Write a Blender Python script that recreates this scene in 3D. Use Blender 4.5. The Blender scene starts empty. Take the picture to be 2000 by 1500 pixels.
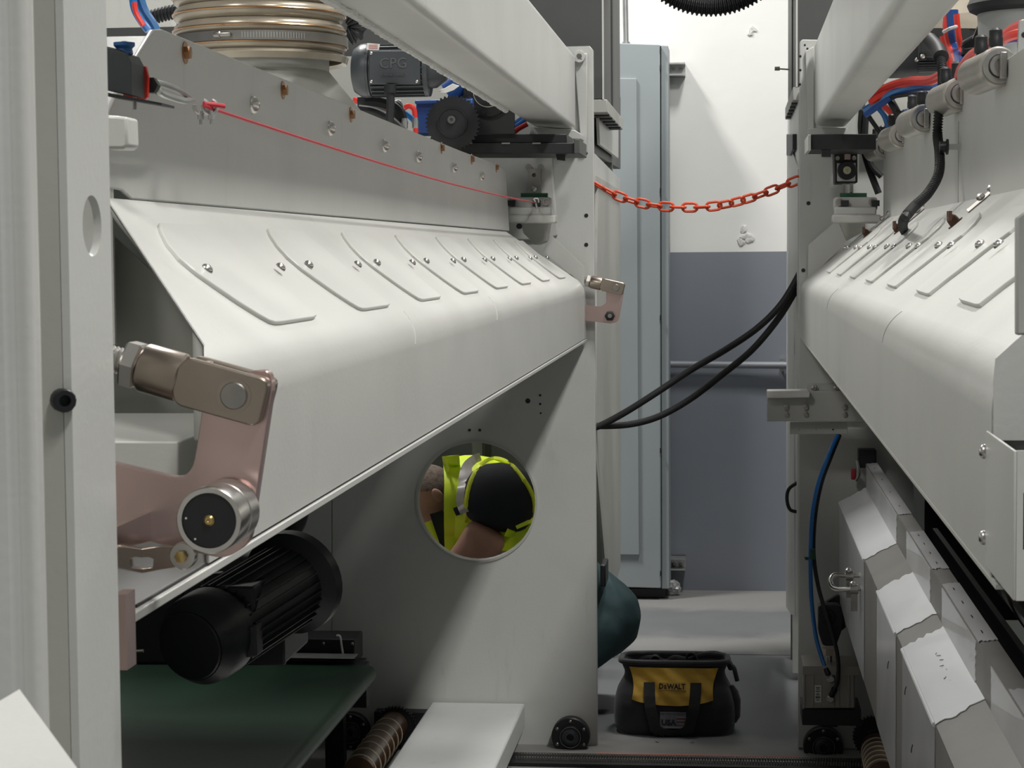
import bpy, bmesh, math, random
from mathutils import Vector, Matrix
from mathutils.geometry import tessellate_polygon
random.seed(7)
SC = bpy.context.scene
COL = SC.collection
H = 1.66                                   # eye height of the photographer
# ---------------------------------------------------------------- camera
F = 4000.0
yc = Vector((430, -260, F)).normalized()   # world +Y seen in camera axes (right, down, forward)
dc = Vector((500, 62365, F)).normalized()  # world down in camera axes
xc = dc.cross(yc).normalized(); dc = yc.cross(xc).normalized()
zc = -dc
def c2w(v): return Vector((v.dot(xc), v.dot(yc), v.dot(zc)))
right, down, fwd = c2w(Vector((1,0,0))), c2w(Vector((0,1,0))), c2w(Vector((0,0,1)))
cam_d = bpy.data.cameras.new('camera'); cam = bpy.data.objects.new('camera', cam_d); COL.objects.link(cam)
CAM = Vector((0, 0, H))
m = Matrix((right, -down, -fwd)).transposed().to_4x4(); m.translation = CAM
cam.matrix_world = m
cam_d.sensor_width = 36; cam_d.lens = F/2000*36; cam_d.clip_start = .05; cam_d.clip_end = 100
cam_d.dof.use_dof = True; cam_d.dof.focus_distance = 5.0; cam_d.dof.aperture_fstop = 45
SC.camera = cam
# ---------------------------------------------------------------- light
w = bpy.data.worlds.new('hall_air'); SC.world = w; w.use_nodes = True
w.node_tree.nodes['Background'].inputs[0].default_value = (.93, .97, 1, 1)
w.node_tree.nodes['Background'].inputs[1].default_value = .14
def area(name, loc, size, power, target=None, col=(1, .985, .95), spread=180):
    d = bpy.data.lights.new(name, 'AREA'); d.shape = 'RECTANGLE'; d.size, d.size_y = size; d.energy = power; d.color = col
    d.spread = math.radians(spread)
    o = bpy.data.objects.new(name, d); COL.objects.link(o); o.location = loc
    if target is not None:
        o.rotation_euler = (Vector(target)-Vector(loc)).to_track_quat('-Z', 'Y').to_euler()
    return o
area('high_bay_lamp', (1.75, 3.6, 6.2), (.5, 1.6), 250)
area('high_bay_lamp', (1.75, -.8, 6.2), (.5, 1.6), 165)
area('high_bay_lamp', (-2.6, 8.3, 6.2), (.6, .9), 280)
area('high_bay_lamp', (-2.9, -.5, 6.2), (.8, 1.4), 150)
area('high_bay_lamp', (.6, 7.6, 6.2), (.6, .9), 150)  # extra lamp added to brighten the back wall
vs = SC.view_settings; vs.view_transform = 'Standard'; vs.look = 'None'; vs.exposure = 0.0; vs.gamma = 1; vs.use_curve_mapping = False
# ---------------------------------------------------------------- photo geometry helpers
def ray(px, py): return c2w(Vector((px-1000, py-750, F)))
def PY(px, py, Y): r = ray(px, py); return CAM + r*(Y/r.y)
def PX(px, py, X): r = ray(px, py); return CAM + r*(X/r.x)
def PZ(px, py, z): r = ray(px, py); return CAM + r*((z-H)/r.z)
def hit(px, py, p0, n): r = ray(px, py); return CAM + r*((p0-CAM).dot(n)/r.dot(n))
def W(x, y, zr): return Vector((x, y, H+zr))
def wpx(n, Y): return n*Y/F               # n pixels at depth Y in metres
# ---------------------------------------------------------------- materials
MATS = {}
def mat(name, col, rough=.5, metal=0, var=.06, scale=6, bump=0, bscale=60, coat=0, var_col=None, stretch=None, spec=.5, trans=0, sheen=0):
    if name in MATS: return MATS[name]
    M = bpy.data.materials.new(name); M.use_nodes = True; nt = M.node_tree; b = nt.nodes['Principled BSDF']
    b.inputs['Roughness'].default_value = rough; b.inputs['Metallic'].default_value = metal
    b.inputs['Coat Weight'].default_value = coat; b.inputs['Specular IOR Level'].default_value = spec
    if sheen: b.inputs['Sheen Weight'].default_value = sheen
    if trans: b.inputs['Transmission Weight'].default_value = trans
    tc = nt.nodes.new('ShaderNodeTexCoord'); mp = nt.nodes.new('ShaderNodeMapping')
    nt.links.new(tc.outputs['Object'], mp.inputs[0])
    if stretch: mp.inputs['Scale'].default_value = stretch
    no = nt.nodes.new('ShaderNodeTexNoise'); no.inputs['Scale'].default_value = scale; no.inputs['Detail'].default_value = 6
    nt.links.new(mp.outputs[0], no.inputs[0])
    mx = nt.nodes.new('ShaderNodeMix'); mx.data_type = 'RGBA'
    c2 = var_col or tuple(max(0, c*(1-var*3)) for c in col)
    mx.inputs[6].default_value = (*col, 1); mx.inputs[7].default_value = (*c2, 1)
    rp = nt.nodes.new('ShaderNodeMapRange'); rp.inputs[1].default_value = .42; rp.inputs[2].default_value = .75
    nt.links.new(no.outputs[0], rp.inputs[0]); nt.links.new(rp.outputs[0], mx.inputs[0])
    nt.links.new(mx.outputs[2], b.inputs['Base Color'])
    if bump:
        n2 = nt.nodes.new('ShaderNodeTexNoise'); n2.inputs['Scale'].default_value = bscale; n2.inputs['Detail'].default_value = 3
        nt.links.new(mp.outputs[0], n2.inputs[0])
        bp = nt.nodes.new('ShaderNodeBump'); bp.inputs['Strength'].default_value = bump; bp.inputs['Distance'].default_value = .002
        nt.links.new(n2.outputs[0], bp.inputs['Height']); nt.links.new(bp.outputs[0], b.inputs['Normal'])
    MATS[name] = M; return M
def paint_mat(name, col, rough=.4, smudge=.5, sc=(1, 1, 1)):
    """machine enamel with grease smudges and vertical wipe marks"""
    M = mat(name, col, rough, 0, .035, 3, .12, 140, stretch=sc); nt = M.node_tree; b = nt.nodes['Principled BSDF']
    src = b.inputs['Base Color'].links[0].from_socket
    tc = nt.nodes['Texture Coordinate']
    mp = nt.nodes.new('ShaderNodeMapping'); mp.inputs['Scale'].default_value = (5, 5, .9); nt.links.new(tc.outputs['Object'], mp.inputs[0])
    no = nt.nodes.new('ShaderNodeTexNoise'); no.inputs['Scale'].default_value = 4; no.inputs['Detail'].default_value = 8; no.inputs['Roughness'].default_value = .65
    nt.links.new(mp.outputs[0], no.inputs[0])
    rp = nt.nodes.new('ShaderNodeMapRange'); rp.inputs[1].default_value = .6; rp.inputs[2].default_value = .82; rp.inputs[4].default_value = smudge
    nt.links.new(no.outputs[0], rp.inputs[0])
    mx = nt.nodes.new('ShaderNodeMix'); mx.data_type = 'RGBA'
    nt.links.new(rp.outputs[0], mx.inputs[0]); nt.links.new(src, mx.inputs[6])
    mx.inputs[7].default_value = (col[0]*.62, col[1]*.62, col[2]*.6, 1)
    nt.links.new(mx.outputs[2], b.inputs['Base Color'])
    return M
PAINT = paint_mat('machine_enamel', (.595, .60, .575), .38, .45)
PAINT2 = paint_mat('machine_enamel_dull', (.50, .50, .465), .55, .5)
PAINTN = paint_mat('machine_enamel_clean', (.60, .60, .57), .33, .3)
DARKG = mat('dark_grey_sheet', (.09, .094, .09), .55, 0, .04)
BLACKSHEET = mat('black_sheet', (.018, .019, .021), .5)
MOTORG = mat('motor_grey', (.05, .056, .062), .38, 0, .05, 10, .15, 200)
MOTORB = mat('motor_black', (.012, .015, .017), .4, 0, .05, 10, .2, 90)
BLACK = mat('black_plastic', (.014, .015, .017), .42)
RUBBER = mat('black_rubber', (.012, .0125, .014), .55)
STEEL = mat('bright_steel', (.68, .66, .63), .28, 1, .05, 12)
STEELD = mat('worn_steel', (.42, .40, .375), .36, 1, .08, 20)
ZINC = mat('galvanised', (.62, .63, .62), .42, 1, .06, 20)
CLEVIS = mat('burnished_steel', (.42, .355, .30), .3, 1, .04, 14)
PINKST = mat('polished_plate', (.66, .49, .46), .25, .85, .03, 5)
COPPER = mat('copper_bolt', (.42, .235, .13), .35, 1, .08, 30)
BRASS = mat('brass', (.65, .48, .2), .28, 1)
WHITE = mat('white_plastic', (.75, .74, .70), .45)
BELT = mat('green_belt', (.008, .045, .022), .4, 0, .1, 5)
BLUE = mat('blue_cast', (.014, .06, .22), .4)
BLUET = mat('blue_tube', (.02, .16, .48), .25)
REDT = mat('red_tube', (.75, .045, .03), .3)
REDC = mat('red_cord', (.5, .03, .045), .45)
ORANGE = mat('orange_plastic', (.72, .085, .03), .42)
CABG = mat('cabinet_grey', (.35, .39, .405), .5, 0, .02, 3)
HOSE = mat('hose_brown', (.42, .37, .29), .25, .25, .08, 10)
HOSEW = mat('hose_wire', (.45, .27, .14), .25, .9)
# ---------------------------------------------------------------- mesh helpers
WL = {}                                    # world position of each object's origin
def tag(o, label=None, cat=None, group=None, kind=None):
    if label: o['label'] = label
    if cat: o['category'] = cat
    if group: o['group'] = group
    if kind: o['kind'] = kind
    return o
def thing(name, label, cat, loc, group=None):
    o = bpy.data.objects.new(name, None); COL.objects.link(o); o.location = loc; o.empty_display_size = .05
    WL[o] = Vector(loc); return tag(o, label, cat, group)
def fin(me, smooth=35):
    for p in me.polygons: p.use_smooth = smooth > 0
    if smooth > 0: me.set_sharp_from_angle(angle=math.radians(smooth))
def mk(name, bm, material, parent=None, bevel=0, solid=0, smooth=35, label=None, seg=2, recalc=True, wn=False):
    if recalc: bmesh.ops.recalc_face_normals(bm, faces=bm.faces)
    vs_ = [v.co for v in bm.verts]
    mn = Vector(min(v[i] for v in vs_) for i in range(3)); mxx = Vector(max(v[i] for v in vs_) for i in range(3))
    c = (mn+mxx)/2
    if parent is None: c.z = mn.z
    bmesh.ops.translate(bm, verts=bm.verts, vec=-c)
    me = bpy.data.meshes.new(name); bm.to_mesh(me); bm.free(); fin(me, smooth)
    for mm in (material if isinstance(material, (list, tuple)) else [material]): me.materials.append(mm)
    o = bpy.data.objects.new(name, me); COL.objects.link(o); WL[o] = c
    if parent is not None: o.parent = parent; o.location = c-WL[parent]
    else: o.location = c
    if solid:
        s = o.modifiers.new('thickness', 'SOLIDIFY'); s.thickness = abs(solid); s.offset = -1 if solid > 0 else 1
    if bevel:
        b = o.modifiers.new('edge', 'BEVEL'); b.width = bevel; b.segments = seg; b.limit_method = 'ANGLE'; b.angle_limit = math.radians(40)
    if wn: o.modifiers.new('wn', 'WEIGHTED_NORMAL').keep_sharp = True
    if label: o['label'] = label
    return o
def again(src, parent, pos, rot=None, name=None):
    """another copy of a part, sharing its mesh"""
    o = src.copy(); COL.objects.link(o); o.parent = parent; WL[o] = Vector(pos)
    o.location = Vector(pos)-(WL[parent] if parent else Vector())
    if rot is not None: o.rotation_euler = rot
    return o
def copy_thing(root, loc, label, rotz=0, group=None, scale=1):
    r = root.copy(); COL.objects.link(r); r.location = loc; r.rotation_euler.z += rotz; r.scale = (scale,)*3; r['label'] = label; WL[r] = Vector(loc)
    if group: r['group'] = group
    for ch in list(root.children):
        c = ch.copy(); COL.objects.link(c); c.parent = r
        for g in list(ch.children):
            d = g.copy(); COL.objects.link(d); d.parent = c
    return r
def new(): return bmesh.new()
def box(bm, c, s, rot=None):
    M = Matrix.Translation(Vector(c)) @ (rot.to_4x4() if rot is not None else Matrix()) @ Matrix.Diagonal((*s, 1))
    bmesh.ops.create_cube(bm, size=1, matrix=M); return bm
def boxw(bm, a, b):
    a, b = Vector(a), Vector(b); return box(bm, (a+b)/2, [abs(b[i]-a[i]) for i in range(3)])
def frame_of(d):
    d = Vector(d).normalized(); up = Vector((0, 0, 1)) if abs(d.z) < .95 else Vector((0, 1, 0))
    a = up.cross(d).normalized(); return a, d.cross(a), d
def lathe(bm, p0, axis, prof, n=24, mi=0, close=True):
    """prof: list of (distance along axis, radius)"""
    a, b, d = frame_of(axis); p0 = Vector(p0); rings = []
    for t, r in prof:
        if r <= 1e-6: rings.append([bm.verts.new(p0+d*t)])
        else: rings.append([bm.verts.new(p0+d*t+(a*math.cos(2*math.pi*i/n)+b*math.sin(2*math.pi*i/n))*r) for i in range(n)])
    for q, s in zip(rings, rings[1:]):
        for i in range(n):
            j = (i+1) % n
            if len(q) == 1 and len(s) == 1: continue
            if len(q) == 1: f = bm.faces.new((q[0], s[j], s[i]))
            elif len(s) == 1: f = bm.faces.new((q[i], q[j], s[0]))
            else: f = bm.faces.new((q[i], q[j], s[j], s[i]))
            f.material_index = mi
    if close:
        for q in (rings[0], rings[-1]):
            if len(q) > 2: bm.faces.new(q).material_index = mi
    return bm
def cyl(bm, p0, p1, r, n=20, r1=None):
    p0, p1 = Vector(p0), Vector(p1); L = (p1-p0).length
    return lathe(bm, p0, p1-p0, [(0, r), (L, r if r1 is None else r1)], n)
def smooth_path(pts, k=8):
    pts = [Vector(p) for p in pts]; P = [pts[0]*2-pts[1]]+pts+[pts[-1]*2-pts[-2]]; out = []
    for i in range(1, len(P)-2):
        a, b, c, d = P[i-1:i+3]
        for j in range(k):
            t = j/k
            out.append(.5*((2*b)+(-a+c)*t+(2*a-5*b+4*c-d)*t*t+(-a+3*b-3*c+d)*t**3))
    out.append(pts[-1]); return out
def tube(bm, pts, r, n=10, k=8, rib=0, pitch=.006, smooth=True, flat=None):
    P = smooth_path(pts, k) if smooth else [Vector(p) for p in pts]
    if rib:                                # resample so each corrugation gets its rings
        L = [0]
        for a, b in zip(P, P[1:]): L.append(L[-1]+(b-a).length)
        tot = L[-1]; m_ = max(4, int(tot/pitch)*4); Q = []; i = 0
        for j in range(m_+1):
            s = tot*j/m_
            while i < len(L)-2 and L[i+1] < s: i += 1
            f = (s-L[i])/max(1e-9, L[i+1]-L[i]); Q.append(P[i].lerp(P[i+1], f))
        P = Q
    rings = []; prev = None
    for i, p in enumerate(P):
        t = (P[min(i+1, len(P)-1)]-P[max(i-1, 0)]).normalized()
        if prev is None: a, b, _ = frame_of(t)
        else:
            a = prev-t*prev.dot(t); a.normalize(); b = t.cross(a)
        prev = a
        rr = r(i/(len(P)-1)) if callable(r) else r
        if rib: rr = rr+(rib if i % 4 in (0, 1) else 0)
        fa, fb = flat or (1, 1)
        rings.append([bm.verts.new(p+(a*math.cos(2*math.pi*j/n)*fa+b*math.sin(2*math.pi*j/n)*fb)*rr) for j in range(n)])
    for q, s in zip(rings, rings[1:]):
        for j in range(n): bm.faces.new((q[j], q[(j+1) % n], s[(j+1) % n], s[j]))
    bm.faces.new(rings[0]); bm.faces.new(rings[-1]); return bm
def rpoly(pts, rad, n=5):
    """round the corners of a 3D planar polygon; rad a number or one per corner"""
    out = []; N = len(pts)
    for i, p in enumerate(pts):
        r = rad[i] if isinstance(rad, (list, tuple)) else rad
        p = Vector(p)
        if r <= 0: out.append(p); continue
        a = Vector(pts[i-1])-p; b = Vector(pts[(i+1) % N])-p
        r_ = min(r, a.length*.48, b.length*.48); A = p+a.normalized()*r_; B = p+b.normalized()*r_
        for j in range(n+1):
            t = j/n; out.append(A*(1-t)**2+p*2*t*(1-t)+B*t*t)
    return out
def plate(bm, outer, holes, vec):
    """flat plate (3D planar outline, with holes) thickened by vec"""
    vec = Vector(vec); loops = [[Vector(p) for p in outer]]+[[Vector(p) for p in h] for h in holes]
    if holes: tris = tessellate_polygon(loops)
    else: tris = [tuple(range(len(loops[0])))]
    flat = [p for l in loops for p in l]
    A = [bm.verts.new(p) for p in flat]; B = [bm.verts.new(p+vec) for p in flat]
    for t in tris:
        if len(set(t)) < 3: continue
        bm.faces.new([A[i] for i in t]); bm.faces.new([B[i] for i in reversed(t)])
    k = 0
    for l in loops:
        m_ = len(l)
        for i in range(m_):
            j = (i+1) % m_; bm.faces.new((A[k+i], A[k+j], B[k+j], B[k+i]))
        k += m_
    return bm
def circ(c, r, n, a, b):
    c = Vector(c); return [c+(a*math.cos(2*math.pi*i/n)+b*math.sin(2*math.pi*i/n))*r for i in range(n)]
EX, EY, EZ = Vector((1, 0, 0)), Vector((0, 1, 0)), Vector((0, 0, 1))
def fplate(px, Y, th=.01, holes=()):
    """frontal plate from photo points at depth Y, going back by th"""
    return plate(new(), [PY(x, y, Y) for x, y in px], [circ(PY(x, y, Y), r*Y/F, 40, EX, EZ) for x, y, r in holes], (0, th, 0))
def screw_mesh(bm, p, n, r, h=None, style='pan'):
    h = h or r*.65
    if style == 'pan': lathe(bm, p, n, [(0, r), (h*.3, r), (h*.7, r*.82), (h, r*.45), (h, r*.3), (h*.6, r*.26), (h*.6, 0)], 16)
    elif style == 'hexwasher':
        lathe(bm, p, n, [(0, r), (h*.25, r), (h*.25, r*.6)], 16); lathe(bm, Vector(p)+Vector(n).normalized()*h*.25, n, [(0, r*.6), (h, r*.6), (h*1.1, r*.5)], 6)
    elif style == 'socket': lathe(bm, p, n, [(0, r), (h*.9, r), (h, r*.9), (h, r*.5), (h*.4, r*.48), (h*.4, 0)], 14)
    elif style == 'dome': lathe(bm, p, n, [(0, r), (h*.15, r), (h*.4, r*.93), (h*.7, r*.75), (h*.92, r*.5), (h, r*.3), (h*.8, r*.24), (h*.8, 0)], 22)
    elif style == 'hex': lathe(bm, p, n, [(0, r), (h, r), (h*1.08, r*.85)], 6)
    return bm
def text_mesh(name, body, size, pos, ex, ey, material, parent, depth=.0006, bold=0, align='CENTER', sx=1):
    cu = bpy.data.curves.new(name, 'FONT'); cu.body = body; cu.size = size; cu.extrude = depth; cu.align_x = align; cu.align_y = 'CENTER'; cu.offset = bold; cu.resolution_u = 2
    o = bpy.data.objects.new('t', cu); COL.objects.link(o)
    dg = bpy.context.evaluated_depsgraph_get(); me = bpy.data.meshes.new_from_object(o.evaluated_get(dg))
    bpy.data.objects.remove(o); me.name = name
    ex, ey = Vector(ex).normalized(), Vector(ey).normalized(); ez = ex.cross(ey)
    M = Matrix((ex*sx, ey, ez)).transposed().to_4x4(); me.transform(M)
    me.materials.clear(); me.materials.append(material)
    ob = bpy.data.objects.new(name, me); COL.objects.link(ob); ob.parent = parent; ob.location = Vector(pos)-WL[parent]; WL[ob] = Vector(pos); return ob
# ================================================================ SETTING
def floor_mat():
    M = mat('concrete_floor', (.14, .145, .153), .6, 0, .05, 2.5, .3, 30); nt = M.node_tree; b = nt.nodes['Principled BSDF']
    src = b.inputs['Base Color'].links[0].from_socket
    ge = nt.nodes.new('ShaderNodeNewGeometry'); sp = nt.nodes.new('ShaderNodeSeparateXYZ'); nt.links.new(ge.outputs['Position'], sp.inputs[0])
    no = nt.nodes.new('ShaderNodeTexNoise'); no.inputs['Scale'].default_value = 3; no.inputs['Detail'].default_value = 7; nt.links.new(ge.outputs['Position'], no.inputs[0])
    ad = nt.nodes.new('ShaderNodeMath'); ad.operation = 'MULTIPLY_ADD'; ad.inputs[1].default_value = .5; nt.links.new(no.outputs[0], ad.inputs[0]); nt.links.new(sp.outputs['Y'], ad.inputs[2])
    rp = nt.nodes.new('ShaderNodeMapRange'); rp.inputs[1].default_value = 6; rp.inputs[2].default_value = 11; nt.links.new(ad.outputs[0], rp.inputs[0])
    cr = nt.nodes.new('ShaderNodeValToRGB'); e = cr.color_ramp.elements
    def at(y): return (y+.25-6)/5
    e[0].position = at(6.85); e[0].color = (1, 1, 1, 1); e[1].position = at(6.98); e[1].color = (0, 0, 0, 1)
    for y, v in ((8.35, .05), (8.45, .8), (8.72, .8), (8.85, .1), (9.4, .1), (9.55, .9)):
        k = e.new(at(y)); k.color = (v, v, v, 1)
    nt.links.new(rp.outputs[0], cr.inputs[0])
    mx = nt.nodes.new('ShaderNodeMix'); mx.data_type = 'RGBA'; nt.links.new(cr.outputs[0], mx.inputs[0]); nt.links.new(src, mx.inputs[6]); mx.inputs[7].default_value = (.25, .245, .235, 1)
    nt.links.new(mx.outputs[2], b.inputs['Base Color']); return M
bm = new()
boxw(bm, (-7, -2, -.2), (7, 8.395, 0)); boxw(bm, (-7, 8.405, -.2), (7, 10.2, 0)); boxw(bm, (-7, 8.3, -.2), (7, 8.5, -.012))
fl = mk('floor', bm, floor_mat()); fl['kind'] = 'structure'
WALLW = mat('wall_paint_white', (.88, .88, .85), .7, 0, .012, 1.2, .5, 14)
WALLG = mat('wall_paint_grey', (.24, .26, .30), .55, 0, .03, 1.5, .5, 14)
bm = new(); zb = PY(1420, 492, 10).z
boxw(bm, (-7, 10, 0), (7, 10.2, zb)); 
for f in bm.faces: f.material_index = 1
boxw(bm, (-7, 10, zb), (7, 10.2, 5.5))
wb = mk('wall_back', bm, [WALLW, WALLG]); wb['kind'] = 'structure'
PATCH = mat('chipped_plaster', (.80, .79, .76), .9, 0, .12, 30, 1, 200)
for cx, cy, r, sd in ((1467, 61, 12, 1), (1455, 463, 20, 5)):
    rnd = random.Random(sd); c = PY(cx, cy, 9.997); bm = new()
    for k in range(7):
        a, q = rnd.uniform(0, 6.28), rnd.uniform(0, .7)*wpx(r, 10)
        bmesh.ops.create_icosphere(bm, subdivisions=2, radius=wpx(r, 10)*rnd.uniform(.25, .5), matrix=Matrix.Translation(c+Vector((math.cos(a)*q, 0, math.sin(a)*q*1.2))) @ Matrix.Rotation(a, 4, 'Y') @ Matrix.Diagonal((1, .22, .7, 1)))
    for v in bm.verts: v.co += Vector((rnd.uniform(-1, 1), rnd.uniform(-.4, .4), rnd.uniform(-1, 1)))*.003
    mk('plaster_patch', bm, PATCH, wb, smooth=20)
# conduit along the grey wall + vertical one above the cabinet
t = thing('wall_conduit', 'thin horizontal conduit painted grey running along the grey lower wall', 'pipe', PY(1420, 712, 9.95))
mk('pipe', cyl(new(), PY(1250, 711, 9.96), PY(1800, 716, 9.96), .017, 14), mat('conduit_paint', (.25, .265, .29), .4), t)
bm = new(); a = PY(1528, 713, 9.96); box(bm, a+Vector((0, .02, 0)), (.02, .03, .06)); mk('pipe_clip', bm, ZINC, t)
t = thing('electrical_conduit', 'slim galvanised conduit rising from the top of the pale blue grey cabinet', 'pipe', PY(1223, 88, 9.8))
mk('pipe', cyl(new(), PY(1223, 90, 9.8), PY(1220, -60, 9.8), .014, 14), ZINC, t)
mk('connector', cyl(new(), PY(1223, 91, 9.8), PY(1223, 82, 9.8), .02, 12), ZINC, t)
# electrical cabinet
t = thing('electrical_cabinet', 'tall pale blue grey electrical cabinet on the back wall, left of the doorway gap', 'cabinet', PY(1250, 1165, 9.75))
Yc = 9.7
mk('cabinet_body', fplate([(1150, 82), (1289, 87), (1291, 1149), (1150, 1145)], Yc, .27), CABG, t, bevel=.004)
mk('side_cover', fplate([(1291, 88), (1305, 89), (1308, 1150), (1292, 1150)], Yc+.02, .24), CABG, t, bevel=.004)
mk('door', fplate([(1160, 152), (1243, 153), (1249, 1084), (1160, 1083)], Yc-.012, .012), CABG, t, bevel=.003)
mk('lower_plinth', fplate([(1160, 1149), (1300, 1150), (1299, 1167), (1160, 1166)], Yc+.05, .2), BLACKSHEET, t)
for y in (95, 130, 372, 620, 880, 1120): mk('hinge', box(new(), PY(1290.5, y, Yc-.003), (.006, .008, .025)), BLACK, t)
for yy in (135, 1102):
    s = thing('mounting_strut', 'slotted metal strut sticking out right of the cabinet, near its '+('top' if yy < 500 else 'foot'), 'strut', PY(1325, yy, 9.95))
    hh = .03; bm = new(); p = PY(1300, yy, 9.9); q = PY(1338, yy, 9.9)
    boxw(bm, (p.x, 9.9, p.z+hh*.75), (q.x, 10, p.z+hh)); boxw(bm, (p.x, 9.9, p.z-hh), (q.x, 10, p.z-hh*.75)); boxw(bm, (p.x, 9.985, p.z-hh), (q.x, 10, p.z+hh))
    mk('channel', bm, ZINC, s)
    for xx in (1316, 1329):
        mk('bolt', screw_mesh(new(), PY(xx, yy, 9.984), -EY, .009, .01, 'hex'), STEELD, s)
# small latch rod sticking out from the right hand cabinet, rag by the plinth
bm = new(); cyl(bm, PY(1516, 134, 7.9), PY(1545, 136, 7.9), .003, 8); cyl(bm, PY(1513, 134, 7.9), PY(1523, 134, 7.9), .008, 10)
tag(mk('sensor_rod', bm, STEELD), 'thin rod with a dark knob sticking left from the dark grey enclosure', 'rod')
bm = new(); bmesh.ops.create_icosphere(bm, subdivisions=3, radius=.032, matrix=Matrix.Translation(PY(1316, 1152, 9.85)) @ Matrix.Diagonal((1, 1, 1.1, 1)))
rr = random.Random(3)
for v in bm.verts: v.co += Vector((rr.uniform(-1, 1), rr.uniform(-1, 1), rr.uniform(-1, 1)))*.007
o = mk('crumpled_film', bm, mat('clear_film', (.8, .8, .8), .2, 0, .02, 10, trans=.6), smooth=0); o.location.z = 0.0
tag(o, 'crumpled clear plastic film on the floor by the cabinet foot', 'plastic film')

# ================================================================ MACHINE SIDE FRAMES (far ends)
YF = 6.8
lf = thing('machine_upright', 'tall off-white steel end frame left of the aisle, with a round hole showing a worker', 'machine part', (-1.2, YF, 0))
EDGE = mat('frame_edge', (.72, .72, .68), .4, 0, .03)
o = mk('end_plate', fplate([(649, 640), (1000, 640), (1000, 240), (1090, 240), (1103, 91), (1152, 90), (1158, 97), (1167, 1457), (649, 1452)], YF, .035, [(930, 980, 119)]), PAINT, lf, bevel=.002)
mk('end_plate', fplate([(180, 560), (647, 560), (647, 1452), (180, 1446)], YF+.002, .03), PAINT, lf, bevel=.002)
mk('hole_liner', plate(new(), circ(PY(930, 980, YF-.004), 122*YF/F, 48, EX, EZ), [circ(PY(930, 980, YF-.004), 117.5*YF/F, 48, EX, EZ)], (0, .05, 0)), PAINT2, lf)
for x, y, r in ((1031, 783, 5), (1145, 421, 4), (1145, 478, 4), (1055, 772, 2.5), (1055, 789, 2.5), (917, 840, 3), (937, 840, 3), (1144, 299, 4), (1056, 807, 2)):
    mk('drilled_hole', cyl(new(), PY(x, y, YF-.0012), PY(x, y, YF+.004), wpx(r, YF), 12), BLACK, lf)
# frame corner gusset plate & lifting lug at top
mk('lug_plate', fplate([(1121, 103), (1147, 104), (1147, 298), (1135, 298)], YF-.02, .02), PAINT, lf, bevel=.003)
bm = plate(new(), circ(PY(1131, 110, YF-.045), .02, 20, EX, EZ), [circ(PY(1131, 110, YF-.045), .009, 16, EX, EZ)], (0, .02, 0)); mk('lifting_eye', bm, PAINT, lf, bevel=.003)
# raised end cover behind the slide
mk('cover_plate', fplate([(920, 302), (1078, 305), (1090, 460), (1060, 470), (920, 470)], YF-.012, .012), PAINTN, lf, bevel=.006)
rf = thing('machine_upright', 'tall off-white steel end frame right of the aisle, carrying the small air cylinder', 'machine part', (.6, YF, 0))
mk('end_plate', fplate([(1562, 82), (1567, 77), (1760, 80), (1800, 1464), (1559, 1461)], YF, .035), PAINT, rf, bevel=.003)
for x, y, r in ((1579, 397, 4), (1569, 528, 4), (1563, 110, 2.5), (1563, 137, 2.5), (1562, 165, 2.5), (1572, 88, 2), (1577, 95, 2), (1577, 118, 2)):
    mk('drilled_hole', cyl(new(), PY(x, y, YF-.0012), PY(x, y, YF+.004), wpx(r, YF), 12), BLACK, rf)
mk('lug_plate', fplate([(1573, 100), (1590, 90), (1590, 262), (1578, 262)], YF-.02, .02), PAINT, rf, bevel=.003)
# next machine section behind the frames
bl = thing('rear_section', 'off-white side panels of the next machine section behind the left frame', 'machine section', (-.6, 7.7, 0))
XL = -.462
def side(px, X, th): return plate(new(), [PX(x, y, X) for x, y in px], [], (th, 0, 0))
mk('side_panel', side([(1168, 352), (1212, 385), (1212, 1105), (1190, 1190), (1163, 880)], XL, -.01), PAINT2, bl)
mk('upper_panel', side([(1162, 300), (1211, 350), (1211, 389), (1162, 355)], XL+.004, -.02), PAINT, bl)
mk('inset_panel', side([(1168, 195), (1208, 240), (1208, 309), (1172, 282)], XL-.004, -.01), PAINTN, bl)
mk('inner_post', side([(1160, 190), (1212, 190), (1212, 330), (1160, 300)], XL-.03, -.03), DARKG, bl)
mk('sill_bar', side([(1164, 343), (1212, 372), (1212, 392), (1164, 356)], XL+.006, -.05), PAINT2, bl)
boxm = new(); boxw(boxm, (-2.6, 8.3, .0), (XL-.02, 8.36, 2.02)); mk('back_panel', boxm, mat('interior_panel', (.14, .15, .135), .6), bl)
bm = new(); boxw(bm, (-2.6, 8.0, .95), (XL-.35, 8.05, 1.12)); boxw(bm, (-1.02, 7.98, .2), (-.98, 8.02, 1.1)); mk('inner_rail', bm, mat('interior_rail', (.16, .17, .15), .6), bl)
bm = new(); box(bm, PY(953, 880, 8.0), (.026, .02, .12)); mk('guide_rod', bm, BLACK, bl)
o = mk('junction_box', box(new(), PX(1176, 1118, XL)+Vector((.008, 0, 0)), (.02, .16, .08)), BLACK, bl, bevel=.006)
br = thing('rear_section', 'off-white side panel of the next machine section behind the right frame', 'machine section', (.4, 7.5, 0))
XR = .2155
mk('side_panel', side([(1558, 330), (1537, 262), (1535, 1185), (1545, 1200), (1558, 1205)], XR, .01), PAINT, br)
mk('upper_side_panel', side([(1560, 180), (1538, 210), (1538, 335), (1560, 345)], XR+.006, .01), PAINTN, br)
mk('edge_strip', side([(1550, 560), (1545, 560), (1546, 1200), (1552, 1203)], XR-.004, .01), PAINTN, br)
mk('black_latch', side([(1536, 262), (1548, 262), (1548, 292), (1542, 304), (1536, 304)], XR-.008, .02), BLACK, br, bevel=.002)
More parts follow.
